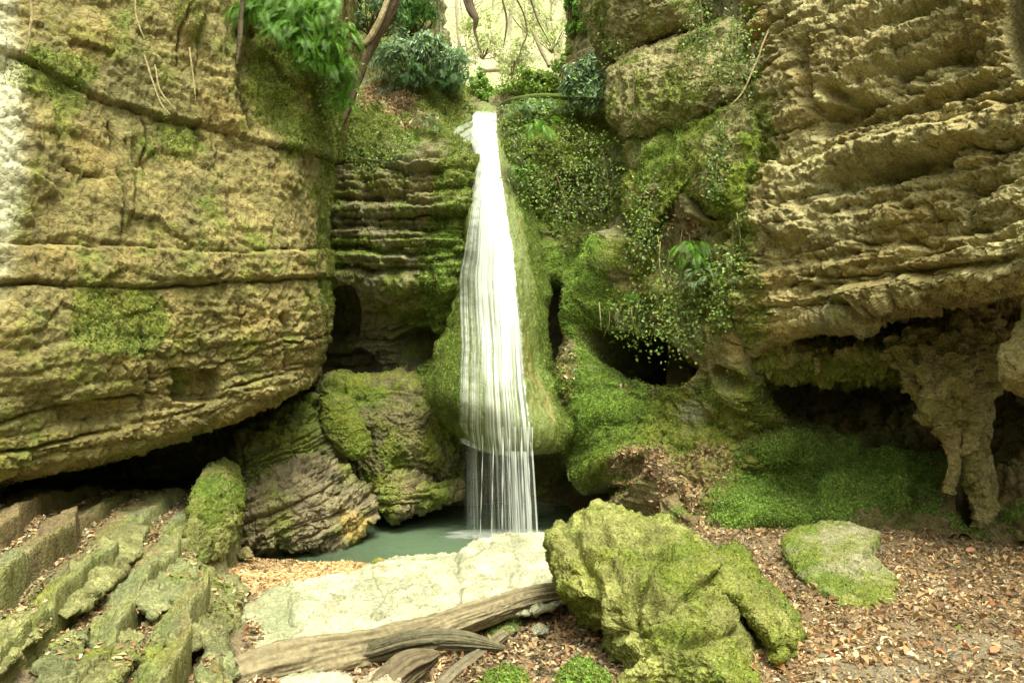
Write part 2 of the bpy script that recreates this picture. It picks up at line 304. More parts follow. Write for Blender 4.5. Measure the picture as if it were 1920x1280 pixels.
# ================================================================ BACK LEFT CLIFF (horizontal ledges)
def back_cliff():
    ctrl = [
     [(430,-700,13.5),(600,-700,13.5),(680,-600,13.2),(740,-500,13),(780,-300,13.4),(810,-100,14.0)],
     [(430,-100,12.4),(600,-100,12.0),(670,-60,12.0),(730,0,12.1),(785,60,12.4),(850,125,13.2)],
     [(430,130,11.4),(600,130,10.8),(690,140,10.9),(780,150,11.1),(850,180,11.5),(915,200,12.0)],
     [(430,215,10.6),(600,215,10.0),(690,210,10.2),(780,220,10.3),(850,240,10.5),(925,260,10.8)],
     [(430,300,10.2),(600,300,9.6),(690,300,9.6),(780,300,9.6),(850,300,9.8),(925,310,10.4)],
     [(430,420,10.1),(600,420,9.55),(690,420,9.5),(780,420,9.5),(850,420,9.6),(925,420,10.2)],
     [(430,540,10.1),(600,540,9.7),(690,540,9.65),(780,540,9.55),(850,540,9.6),(925,540,10.1)],
     [(430,610,10.7),(600,610,10.6),(690,610,10.5),(780,610,10.2),(850,620,9.8),(925,620,10.1)],
     [(430,720,10.8),(600,710,10.7),(690,705,10.6),(780,695,10.3),(850,700,9.9),(925,720,10.1)],
     [(430,800,10.6),(600,780,10.4),(690,780,10.3),(780,780,10.2),(850,790,10.2),(925,800,10.3)],
     [(430,1080,10.4),(600,1080,10.4),(690,1080,10.4),(780,1080,10.4),(850,1080,10.4),(925,1080,10.5)]]
    P = sheet(ctrl, 560, 340)
    def fn(Q, px, py):
        wall = sst(285, 310, py+14*fbm(Q, 3, 3)); d = 0.10*fbm(Q, 1.5, 4)
        s, g = strata(Q, Q[:, 2], 0.20, 0.22, 0.55, 0.22, 21); s2, g2 = strata(Q, Q[:, 2], 0.085, 0.07, 0.3, 0.2, 33)
        d += (s+s2)*wall*sst(980, 700, py); fa, ed = facets(Q, 7, 0.35); d += fa*(1-0.3*wall)
        d += 0.06*fbm(Q, 9, 3, 0.6, ridge=True)
        for y0, dep in ((378,0.18),(425,0.10),(470,0.22),(508,0.20)):
            dd = np.abs(py+6*fbm(Q, 2, 3, off=y0)*3-y0); d -= dep*np.exp(-(dd/7)**2)*blob(px, py, [(700,430,140,140)])
        d -= 0.25*np.exp(-((py-300-10*fbm(Q, 2, 2))/7)**2)*sst(880, 800, px)
        d -= 0.5*blob(px, py, [(650,690,60,40),(640,610,35,70),(790,650,40,35)])
        return d
    V, px, py = displace(P, fn); Q = V.reshape(-1, 3)
    c = vary(Q, C_LIME*0.8, C_GREY*0.8, 2.2); c = mixc(c, C_DARK, 0.6*sst(0.1, 0.5, fbm(Q*np.array([1,1,3]), 2.5, 4, off=13)))
    c = mixc(c, C_DARK, 0.75*sst(560, 620, py)*sst(760, 700, py)*sst(830, 760, px))      # shade of the recess painted into the colour
    mb = blob(px, py, [(840,560,70,200,1.0),(760,560,60,90,0.6),(700,240,140,70,0.7),(640,270,40,40,0.9),(850,380,50,140,0.75),(820,170,80,120,0.8),(700,390,120,90,0.35),(700,460,120,25,0.6),(0,0,3000,3000,0.30),(700,60,100,120,0.5)])
    m = mossmask(Q, mb, 3.2); c = mixc(c, vary(Q, C_MOSS, C_MOSSY*0.8, 3), m*0.9)
    c = mixc(c, vary(Q, C_MOSSB, C_MOSS, 4, off=4), blob(px, py, [(835,560,45,170)])*m)
    lt = blob(px, py, [(740,195,60,22),(780,225,40,18),(700,175,30,20)])*sst(-0.3, 0.2, fbm(Q, 5, 3)); c = mixc(c, C_LITTER*1.2, lt)
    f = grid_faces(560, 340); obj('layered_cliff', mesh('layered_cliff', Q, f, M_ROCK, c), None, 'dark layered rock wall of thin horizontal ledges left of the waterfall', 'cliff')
    keep('back', Q, f, m*blob(px, py, [(840,560,70,200,1),(700,240,140,70,0.8),(850,380,50,140,0.9),(820,170,80,120,0.8),(700,60,100,120,0.5),(700,440,110,110,0.25)]))
    keep('backlitter', Q, f, lt)
back_cliff()

# ================================================================ TUFA APRON under the fall
def apron_depth(px, py):
    """front surface of the travertine apron"""
    pass
AP_ROWS = [(190,868,945,11.6,11.5),(215,872,940,11.0,10.9),(260,868,955,10.4,10.3),(330,872,978,9.9,9.75),(420,862,1004,9.55,9.35),(520,858,1022,9.3,9.1),(600,842,1026,9.15,8.95),
           (680,815,1034,9.0,8.85),(750,798,1066,8.9,8.75),(800,832,1100,8.85,8.7),(838,856,1090,8.85,8.7)]
def apron():
    rows = []
    for (py, xl, xr, yl, yr) in AP_ROWS:
        r = []
        for k in range(7):
            t = k/6; bul = math.sin(math.pi*t)**0.7; wd = (xr-xl)/F*9
            yy = (yl*(1-t)+yr*t) - bul*wd*0.42 + (1-bul)*0.25
            drop = 0 if py < 740 else (bul*36-26)*(1 if py > 820 else 0.6 if py > 790 else 0.2)
            r.append((xl+(xr-xl)*t, py+drop, yy))
        rows.append(r)
    last = rows[-1]; rows.append([(x, y+4, Y+0.35) for x, y, Y in last]); rows.append([(x, y-30, Y+1.3) for x, y, Y in last])
    P = sheet(rows, 420, 240)
    def fn(Q, px, py):
        d = 0.05*fbm(Q*np.array([2.5, 2.5, 0.6]), 1.6, 4)+0.02*fbm(Q*np.array([3, 3, 0.8]), 6, 3)
        ed = np.minimum(px-np.interp(py, [a[0] for a in AP_ROWS], [a[1] for a in AP_ROWS]), np.interp(py, [a[0] for a in AP_ROWS], [a[2] for a in AP_ROWS])-px)
        d += 0.10*fbm(Q, 4, 4, 0.6)*sst(40, 0, ed)
        d += 0.05*blob(px, py, [(820,690,40,70),(1085,800,30,30)])
        return d
    V, px, py = displace(P, fn); Q = V.reshape(-1, 3)
    s = fbm(Q*np.array([6, 6, 0.5]), 1.5, 4)
    c = mixc(np.array([0.15,0.185,0.045])*np.ones_like(Q), np.array([0.21,0.17,0.05]), sst(0.0, 0.5, s)*0.6)
    xr = np.interp(py, [a[0] for a in AP_ROWS], [a[2] for a in AP_ROWS]); xl = np.interp(py, [a[0] for a in AP_ROWS], [a[1] for a in AP_ROWS])
    xw = np.interp(py, [215,330,450,600,700,840], [930,940,962,978,988,1000])
    mo = sst(0.45, 0.65, (px-xw)/(xr-xw+1e-3)+0.12*fbm(Q, 5, 3)); mo = np.where(py > 560, mo*0.6+0.4*sst(0.7, 0.95, (px-xw)/(xr-xw+1e-3)), mo)
    ml = sst(0, 12, 875-px+5*fbm(Q, 5, 3)); m = np.maximum(mo*sst(980, 1000, px+0.15*(py-400)+20), ml)
    m = np.maximum(m, blob(px, py, [(1075,790,45,60)])*sst(1035,1050,px)); c = mixc(c, vary(Q, C_MOSSB, C_MOSS*1.1, 3), m*0.95)
    f = grid_faces(420, 240); 
    obj('travertine_apron', mesh('travertine_apron', Q, f, M_WET, c), None, 'smooth mossy brown travertine apron flaring down beneath the waterfall', 'rock formation')
    keep('apron', Q, f, m)
    return V
APV = apron()

# ================================================================ WATERFALL
def waterfall():
    root = empty('waterfall', (0.0, 8.9, CZ-2.2), 'tall white waterfall sliding down the apron and dropping as a veil into the pool', 'waterfall')
    ys = np.array([206,215,250,290,330,400,470,520,600,650,720,800,838]); xl = np.array([893,890,884,888,889,881,869,860,861,863,860,857,860]); xr = np.array([930,931,933,936,941,952,964,968,977,981,986,997,1000])
    A = APV.reshape(-1, 3); apx, apy = proj(A)
    vis = A[:, 1] < 12
    # front depth of the apron on a coarse pixel grid
    gx = np.arange(840, 1060, 4); gy = np.arange(200, 862, 4); D = np.full((len(gy), len(gx)), 99.0)
    ix = np.clip(((apx-840)/4).astype(int), 0, len(gx)-1); iy = np.clip(((apy-200)/4).astype(int), 0, len(gy)-1)
    ok = (apx > 838) & (apx < 1062) & (apy > 196) & (apy < 864); np.minimum.at(D, (iy[ok], ix[ok]), A[ok, 1])
    D = np.where(D > 90, np.nan, D)
    for k in range(len(gy)):
        r = D[k]; g = ~np.isnan(r)
        if g.any(): D[k] = np.interp(np.arange(len(r)), np.where(g)[0], r[g])
        else: D[k] = D[k-1]
    for _ in range(6):
        D = (D+np.roll(D, 1, 0)+np.roll(D, -1, 0)+np.roll(D, 1, 1)+np.roll(D, -1, 1))/5; D[0] = D[1]; D[-1] = D[-2]; D[:, 0] = D[:, 1]; D[:, -1] = D[:, -2]
    def dep(x, y):
        i = np.clip((y-200)/4, 0, len(gy)-1.01); j = np.clip((x-840)/4, 0, len(gx)-1.01); i0 = i.astype(int); j0 = j.astype(int); a_ = i-i0; b_ = j-j0
        return (D[i0, j0]*(1-a_)+D[i0+1, j0]*a_)*(1-b_)+(D[i0, j0+1]*(1-a_)+D[i0+1, j0+1]*a_)*b_
    nu, nv = 420, 260; u = np.linspace(0, 1, nu); yy = np.linspace(208, 846, nv); U, Yp = np.meshgrid(u, yy)
    def streak(u, v, s, o): return fbm(np.stack([u.ravel()*s, v.ravel(), np.full(u.size, o)], 1), 1, 4, 0.6).reshape(u.shape)
    L_ = np.interp(Yp, ys, xl); R_ = np.interp(Yp, ys, xr); rag = streak(U*0, Yp/14, 0, 3.3)*5+streak(U*0, Yp/50, 0, 9.3)*6
    X = (L_+rag*np.interp(Yp, [208,400,500], [1,0.7,0.25]))*(1-U)+R_*U
    bottom = np.clip((Yp-780)/66, 0, 1); Ypp = Yp+bottom*(-26+36*np.sin(np.pi*(0.03+0.58*U))**0.7-1)
    Dp = dep(X, Yp)-0.035-0.012*(1+streak(U, Yp/160, 26, 5.5))
    P = W(X, Ypp, Dp)
    core = np.interp(Yp, [208,300,400,500,600,700,846], [0.05,0.12,0.2,0.32,0.36,0.4,0.3])
    st = streak(U, Yp/260, 38, 1.1); st2 = streak(U, Yp/200, 90, 7.7)
    solid = sst(core-0.22, core+0.10, U+0.06*streak(U, Yp/300, 14, 6.1))*np.interp(Yp, [208,380,520,620,720,846], [1,0.95,0.75,0.5,0.22,0.05])
    al = np.clip(0.36+0.9*solid+1.0*st+0.55*st2, 0.04, 0.98); al *= sst(0, 0.03, U)*sst(1, 0.96, U+0.03*streak(U*0, Yp/22, 0, 13.3)+0.02*streak(U*0, Yp/6, 0, 15.3)); al *= sst(206, 216, Yp+5*streak(U, Yp*0, 9, 2.9))
    al *= np.where(U < 0.25, 0.65+0.35*sst(-0.3, 0.3, streak(U*10, Yp/6, 1, 2.2)), 1)
    f = grid_faces(nv, nu)
    obj('sliding_water', mesh('sliding_water', local(P.reshape(-1, 3), root), f, M_FALL, None, True, {'Alpha': al.ravel()}), root)
    # side trickle at the lip
    # free-falling veil
    nv2 = 90; t = np.linspace(0, 1, nv2); U, T = np.meshgrid(u, t)
    x0 = 866+U*(1000-866); y0 = 812+34*np.sin(np.pi*(0.03+0.58*U))**0.7; d0 = dep(np.broadcast_to(x0, U.shape), 840+U*0)-0.05
    x1 = 868+U*(1012-868); z_end = -2.2; top = W(x0, y0, d0); dd = d0-0.10
    bot = np.stack([(x1-960)/F*dd, dd, np.full(U.shape, CZ+z_end)], -1); P = top*(1-T[..., None])+bot*T[..., None]
    P[..., 1] += 0.02*streak(U, T, 30, 4)
    st = streak(U, T*0.35, 26, 11.1); st2 = streak(U, T*0.3, 80, 3.7); st3 = streak(U, T*0.1, 7, 8.7)
    al = np.clip(0.36+0.85*np.clip(st, -0.35, 1)+0.7*np.clip(st2, -0.3, 1)+0.4*st3, 0.08, 0.95)*np.interp(U, [0,0.05,0.14,0.45,0.7,1], [0,0.25,0.5,0.6,1,1]); al = np.maximum(al, 0.9*np.exp(-((U-0.985)/0.012)**2))
    al = np.maximum(al, np.exp(-((U-0.72)/0.015)**2)*0.7); al *= np.interp(T, [0, 0.15, 1], [1, 0.85, 0.8])
    obj('falling_veil', mesh('falling_veil', local(P.reshape(-1, 3), root), grid_faces(nv2, nu), M_FALL, None, True, {'Alpha': al.ravel()}), root)
    # separate strands a little in front of the veil
    for k, (xa, xb, wpx) in enumerate([(905,900,2.0),(925,921,2.2),(943,941,3.0),(955,957,2.0),(966,969,3.4),(978,984,4.0),(990,999,3.5),(998,1009,2.5)]):
        n = 40; t = np.linspace(0, 1, n); d_ = dep(np.array([xa*1.0]), np.array([838.0]))[0]-0.1
        r = wpx/F*d_/2; ring = np.linspace(0, 2*np.pi, 7)[:-1]
        tp = W(xa, 800, d_+0.04); mid = W(xa, 850, d_); bt = np.array([(xb-960)/F*d_, d_, CZ-2.2])
        path = np.where(t[:, None] < 0.2, tp*(1-t[:, None]/0.2)+mid*(t[:, None]/0.2), mid*(1-(t[:, None]-0.2)/0.8)+bt*(t[:, None]-0.2)/0.8)
        rr = r*(0.7+0.4*np.sin(t*23+k*2))
        V = path[:, None, :]+np.stack([np.cos(ring)[None, :]*rr[:, None], np.sin(ring)[None, :]*rr[:, None]*0.6, np.zeros((n, 6))], -1)
        obj('water_strand', mesh('water_strand', local(V.reshape(-1, 3), root), grid_faces(n, 6, True), M_FALL, None, True, {'Alpha': np.repeat(np.clip(0.75-0.35*t, 0, 1), 6)}), root)
    # side spill over the lip
    for pts in ([(900,222),(878,230),(856,240),(850,252)],[(900,232),(876,244),(858,258),(856,268)],[(898,244),(874,258),(866,276),(874,290)]):
        C = np.array([[*W(x, y, 10.6-0.012*(y-228))] for x, y in pts]); path = crom(C, 30); n = 30
        Vv = np.stack([path, path+np.array([0.055, 0.03, -0.035])], 1)+0.006*rng.normal(size=(n, 2, 3))
        obj('side_trickle', mesh('side_trickle', local(Vv.reshape(-1, 3), root), grid_faces(n, 2), M_FALL, None, True, {'Alpha': np.full(2*n, 0.42)}), root)
    # foam ring where it lands
    n = 48; rr = np.linspace(0.02, 1, 12); th = np.linspace(0, 2*np.pi, n+1)[:-1]; R, T = np.meshgrid(rr, th, indexing='ij')
    cx, cy = (942-960)/F*8.75, 8.72; wob = 1+0.18*fbm(np.stack([np.cos(T).ravel()*2, np.sin(T).ravel()*2, R.ravel()], 1), 1.3, 3).reshape(T.shape)
    P = np.stack([cx+0.74*R*wob*np.cos(T), cy+0.30*R*wob*np.sin(T), CZ-2.19+0.025*(1-R)+0.012*fbm(np.stack([R.ravel()*8, T.ravel()*9, R.ravel()], 1), 1, 2).reshape(T.shape)], -1)
    al = np.clip(1.15-R**1.6*1.1+0.5*fbm(P.reshape(-1, 3), 22, 3).reshape(R.shape), 0, 1)*sst(1, 0.8, R)
    obj('foam', mesh('foam', local(P.reshape(-1, 3), root), grid_faces(12, n, True), M_FALL, None, True, {'Alpha': al.ravel()}), root)
waterfall()

# ================================================================ POOL
def pool():
    x = np.linspace(-4.2, 1.6, 90); y = np.linspace(6.6, 10.6, 70); X, Y = np.meshgrid(x, y); P = np.stack([X, Y, np.full(X.shape, CZ-2.2)], -1).reshape(-1, 3)
    px, py = proj(P); al = np.clip(0.35+0.6*sst(-2.6, -0.8, P[:, 0]+0.4*(P[:, 1]-8))+0.1*fbm(P, 1.5, 3), 0.3, 0.96)
    obj('pool_water', mesh('pool_water', P, grid_faces(70, 90), M_POOL, None, True, {'Alpha': al}), None, 'still green water of the plunge pool below the waterfall', 'pool', kind='structure')
pool()

# ================================================================ MOSSY WALL right of the fall
def moss_wall():
    ctrl = [
     [(915,212,14.5),(985,190,14.5),(1060,165,14),(1120,-500,12.5),(1220,-600,10.6),(1300,-700,10),(1400,-700,9.4),(1500,-700,9),(1600,-700,8.8)],
     [(918,196,12.2),(985,172,12.0),(1060,155,11.6),(1135,60,11.2),(1220,50,10.3),(1300,0,9.8),(1400,0,9.2),(1500,0,8.8),(1600,0,8.6)],
     [(925,220,11.0),(985,215,10.4),(1060,215,10.3),(1140,215,10.2),(1220,230,9.6),(1300,220,9.2),(1400,200,8.6),(1500,200,8.3),(1600,200,8.0)],
     [(930,330,10.3),(985,320,9.9),(1060,320,9.9),(1140,320,9.8),(1220,340,9.0),(1300,330,8.6),(1400,330,8.1),(1500,330,7.9),(1600,330,7.7)],
     [(940,450,10.0),(1000,440,9.7),(1060,440,9.9),(1140,450,9.5),(1220,450,8.9),(1300,450,8.4),(1400,450,7.9),(1500,450,7.8),(1600,450,7.6)],
     [(960,540,10.0),(1010,530,9.6),(1060,530,9.6),(1140,530,9.2),(1220,540,8.7),(1300,550,8.3),(1400,560,7.8),(1500,560,7.8),(1600,560,7.8)],
     [(930,640,10.5),(1010,640,9.9),(1060,640,9.5),(1130,640,9.2),(1220,640,8.8),(1300,660,8.3),(1400,670,7.9),(1500,670,9.0),(1600,670,10.2)],
     [(900,740,10.6),(1015,740,9.9),(1080,730,9.2),(1150,730,8.9),(1240,730,8.7),(1310,750,8.3),(1400,755,8.2),(1500,760,9.6),(1600,760,10.6)],
     [(850,830,10.7),(1030,830,10.1),(1110,820,9.0),(1180,820,8.6),(1250,820,8.3),(1330,830,8.0),(1410,840,8.2),(1500,840,9.6),(1600,840,10.6)],
     [(840,900,10.7),(1040,900,10.3),(1150,890,9.0),(1200,890,8.4),(1260,890,8.0),(1340,900,7.7),(1420,900,7.9),(1500,900,9.0),(1600,900,10.0)],
     [(840,1000,10.7),(1060,1000,10.3),(1160,985,9.6),(1210,975,8.2),(1270,970,7.6),(1350,980,7.3),(1430,1000,7.4),(1500,1000,8.2),(1600,1000,9.0)],
     [(840,1150,10.7),(1080,1150,10.3),(1160,1150,9.4),(1210,1100,7.8),(1270,1090,7.2),(1350,1080,6.9),(1430,1080,7.0),(1500,1080,7.8),(1600,1080,8.6)]]
    P = sheet(ctrl, 640, 470)
    caves = [(1046,622,36,76,1.7),(1066,578,30,32,1.3),(1196,664,82,42,1.7),(1250,690,56,32,1.4),(1130,650,22,40,0.6),(1100,910,55,60,0.3),(1445,1005,48,24,0.5),(1170,905,22,35,0.5),(1365,690,18,16,0.25),(1190,400,30,30,0.15),(1360,380,40,35,0.3),(1080,380,50,60,0.15)]
    def fn(Q, px, py):
        wx = px+14*fbm(Q, 2.5, 3, off=2); wy = py+14*fbm(Q, 2.5, 3, off=9)
        d = 0.22*fbm(Q, 0.9, 4, 0.55)+0.10*fbm(Q, 3.2, 4, 0.6)+0.04*fbm(Q, 11, 3, 0.6, ridge=True)
        fa, ed = facets(Q, 4.5, 0.28); d += fa*0.8
        # mossy pillar between the two hollows, and the mound under it
        rib = np.exp(-(line_d(wx, wy, [(1165,470),(1130,540),(1100,600),(1094,660),(1110,730),(1150,820),(1165,860)])/np.interp(py, [470,600,700,860], [34,22,34,60]))**2); d += 0.45*rib
        d += 0.28*np.exp(-(line_d(wx, wy, [(1385,600),(1375,700),(1395,790)])/22)**2)
        d += 0.2*np.exp(-(line_d(wx, wy, [(1010,330),(1020,450),(1030,520),(1060,540)])/16)**2)
        for cx, cy, rx, ry, dp in caves: d -= (1-0.9*sst(0.25, 0.7, rib))*dp*sst(1.15, 0.7, np.hypot((wx-cx)/rx, (wy-cy)/ry))
        s, g = strata(Q, Q[:, 2], 0.3, 0.10, 0.7, 0.3, 41); d += s*0.6
        d += 0.25*np.exp(-(line_d(wx, wy, [(1160,960),(1215,935),(1250,905),(1250,870)])/18)**2)
        d += 0.3*blob(wx, wy, [(1240,330,60,60),(1330,300,60,80),(1395,240,40,70),(1340,380,60,40,0.5)])
        return d
    V, px, py = displace(P, fn); Q = V.reshape(-1, 3)
    c = vary(Q, C_LIME*0.85, C_GREY*0.8, 2.2); c = mixc(c, C_TAN*0.9, blob(px, py, [(1500,400,130,300)])*0.7)
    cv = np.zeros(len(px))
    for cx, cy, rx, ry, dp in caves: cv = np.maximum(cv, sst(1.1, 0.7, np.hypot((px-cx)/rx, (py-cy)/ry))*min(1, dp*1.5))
    mb = blob(px, py, [(1000,330,60,180,0.95),(1060,250,120,80,0.95),(1100,380,90,100,0.65),(1260,330,90,70,0.8),(1330,270,60,90,0.9),(1395,250,40,90,0.9),(1390,400,50,90,0.85),(1100,500,90,50,0.9),(1130,600,40,120,1.0),(1150,760,90,120,1.0),
        (1030,520,40,60,1.0),(1280,800,120,100,0.75),(1400,760,60,120,0.7),(1250,560,110,110,0.6),(1190,860,50,90,0.8),(1440,930,140,100,1.1),(1330,570,70,110,0.55),(1220,150,90,60,0.5),(0,0,4000,4000,0.30)])
    m = mossmask(Q, mb*0.9, 3.2)*(1-cv); m = m*(1-0.75*sst(0.1, 0.4, fbm(Q, 2.0, 4, 0.6, off=88))); c = mixc(c, vary(Q, C_MOSS, C_MOSSY, 2.5), m*0.92)
    br = blob(px, py, [(1098,620,30,80),(1140,510,30,60),(1130,600,35,110),(1150,760,85,110),(1100,490,80,40),(1450,930,110,90),(1020,480,40,90,.9),(1260,320,60,50,.6)]); c = mixc(c, vary(Q, C_MOSSB, C_MOSS, 4, off=4), br*m)
    och = blob(px, py, [(1395,240,30,80),(1370,400,40,60),(1380,480,40,80),(1400,620,60,50,.7)])*sst(-0.3, 0.3, fbm(Q, 3, 4, off=77)); c = mixc(c, C_OCH, och*0.5)
    lt = blob(px, py, [(1235,890,45,50),(1330,880,60,40,0.5),(1095,740,22,50,0.9),(1290,960,60,50,.6),(1290,440,40,30,.8),(1240,395,20,20,.6),(1210,740,40,20,.5)])*sst(-0.35, 0.15, fbm(Q, 5, 3)); c = mixc(c, C_LITTER*np.array([1.1,1.15,1.3]), lt*0.9)
    c = mixc(c, C_DARK, cv*0.6)  # shade inside the hollows painted into the colour
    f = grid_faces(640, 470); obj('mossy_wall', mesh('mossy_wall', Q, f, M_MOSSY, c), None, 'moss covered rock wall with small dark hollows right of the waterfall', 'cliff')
    keep('mwall', Q, f, m); keep('mwall_bright', Q, f, br*m); keep('mwall_litter', Q, f, lt)
moss_wall()

# ================================================================ RIGHT CLIFF and what hangs below it
def right_cliff():
    ctrl = [
     [(1330,-800,10.0),(1440,-800,9.0),(1560,-800,8.3),(1700,-900,7.6),(1850,-900,7.0),(2050,-900,6.2),(2400,-900,5.4),(2800,-900,4.8)],
     [(1380,-200,9.6),(1440,-200,8.2),(1560,-200,7.5),(1700,-200,6.9),(1850,-200,6.2),(2050,-200,5.5),(2400,-200,4.8),(2800,-200,4.2)],
     [(1400,0,9.4),(1445,0,7.9),(1560,0,7.2),(1700,0,6.6),(1850,0,5.9),(2050,0,5.2),(2400,0,4.6),(2800,0,4.0)],
     [(1395,150,9.2),(1440,150,7.8),(1560,150,7.0),(1700,150,6.4),(1850,150,5.75),(2050,150,5.1),(2400,150,4.5),(2800,150,3.9)],
     [(1350,300,9.2),(1420,300,7.8),(1550,300,6.95),(1700,300,6.3),(1850,300,5.65),(2050,300,5.0),(2400,300,4.4),(2800,300,3.9)],
     [(1300,440,9.2),(1380,450,7.7),(1530,440,6.9),(1700,430,6.2),(1850,420,5.55),(2050,400,4.95),(2400,380,4.4),(2800,380,3.9)],
     [(1290,540,9.0),(1370,560,7.6),(1530,560,6.95),(1700,520,6.15),(1850,490,5.5),(2050,470,4.9),(2400,450,4.4),(2800,450,3.9)],
     [(1290,620,9.0),(1375,640,7.7),(1520,610,7.0),(1700,562,6.3),(1850,535,5.7),(2050,515,5.1),(2400,500,4.6),(2800,500,4.1)],
     [(1290,660,9.0),(1375,690,8.0),(1520,620,7.6),(1700,572,7.0),(1850,548,6.6),(2050,530,6.0),(2400,515,5.6),(2800,510,5.0)],
     [(1290,680,9.8),(1375,700,9.6),(1520,630,9.9),(1700,590,9.9),(1850,575,9.8),(2050,565,9.4),(2400,560,8.8),(2800,550,8.4)]]
    P = sheet(ctrl, 520, 660)
    def fn(Q, px, py):
        al = Q[:, 1]*0.8-Q[:, 0]*0.6; face = sst(640, 560, py)
        s, g = strata(Q, Q[:, 2]+0.03*Q[:, 0], 0.34, 0.26, 0.9, 0.30, 51, along=al); s2, g2 = strata(Q, Q[:, 2], 0.13, 0.07, 0.25, 0.4, 63, along=al)
        d = (s*0.75+s2*0.7)*(0.25+0.75*face)+0.14*fbm(Q, 0.8, 3)+0.05*fbm(Q*np.array([1, 1, 1.8]), 3.5, 4, 0.65)
        fa, ed = facets(Q*np.array([1, 1, 1.7]), 4.2, 0.26); fb, eb = facets(Q*np.array([1, 1, 1.3]), 12, 0.42); d += (fa+fb+0.035*fbm(Q, 8, 4, 0.65, ridge=True))*(0.4+0.6*face)+facets(Q, 26, 0.35)[0]*face
        # deep undercuts traced where beds have fallen out
        for pts, wd, dp in (([(1560,345),(1650,325),(1760,300)],20,0.24),([(1560,395),(1680,375)],10,0.08),([(1545,165),(1600,190),(1545,215)],18,0.25),([(1600,140),(1700,115),(1800,95)],12,0.15),([(1540,240),(1640,215),(1750,180),(1840,150)],14,0.20),([(1495,80),(1500,170),(1520,200)],14,0.20),
                            ([(1590,60),(1680,30),(1780,5)],10,0.12),([(1440,505),(1560,480),(1700,450)],9,0.08),([(1620,500),(1750,470),(1900,440)],9,0.10),([(1530,545),(1700,510),(1900,490)],8,0.12)):
            d -= dp*np.exp(-(line_d(px+8*fbm(Q, 5, 2), py+8*fbm(Q, 5, 2, off=4), pts)/wd)**2)
        d -= 1.0*sst(1.2, 0.8, np.hypot((px-1925)/38, (py-60)/85))
        d += 0.12*blob(px, py, [(1700,260,140,30),(1480,420,50,30)])
        return d
    V, px, py = displace(P, fn); Q = V.reshape(-1, 3)
    c = vary(Q, C_TAN, C_LIME*0.95, 1.8); c = mixc(c, C_TAN*1.3, sst(0.1, 0.5, fbm(Q, 3.2, 4, off=8))*0.8)
    c = mixc(c, C_OCH*1.05, (0.35+0.6*blob(px, py, [(1420,380,60,200),(1400,560,80,90),(1480,60,60,100)]))*sst(0.0, 0.5, fbm(Q, 2.6, 4, off=18)))
    c = mixc(c, C_DARK*1.5, 0.8*sst(545, 600, py)*sst(1480, 1560, px))                    # shade under the lip painted onto the ceiling
    mb = blob(px, py, [(1390,560,80,120,0.7),(1420,250,40,130,0.6),(1370,450,60,80,0.7),(0,0,4000,4000,0.12)]); m = mossmask(Q, mb, 3.2); c = mixc(c, vary(Q, C_MOSSY, C_MOSS, 2.5), m*0.85)
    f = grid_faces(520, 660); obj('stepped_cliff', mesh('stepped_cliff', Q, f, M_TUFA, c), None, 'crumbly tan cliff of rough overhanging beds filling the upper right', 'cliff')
    keep('rcliff', Q, f, m*sst(1500, 1400, px))
right_cliff()

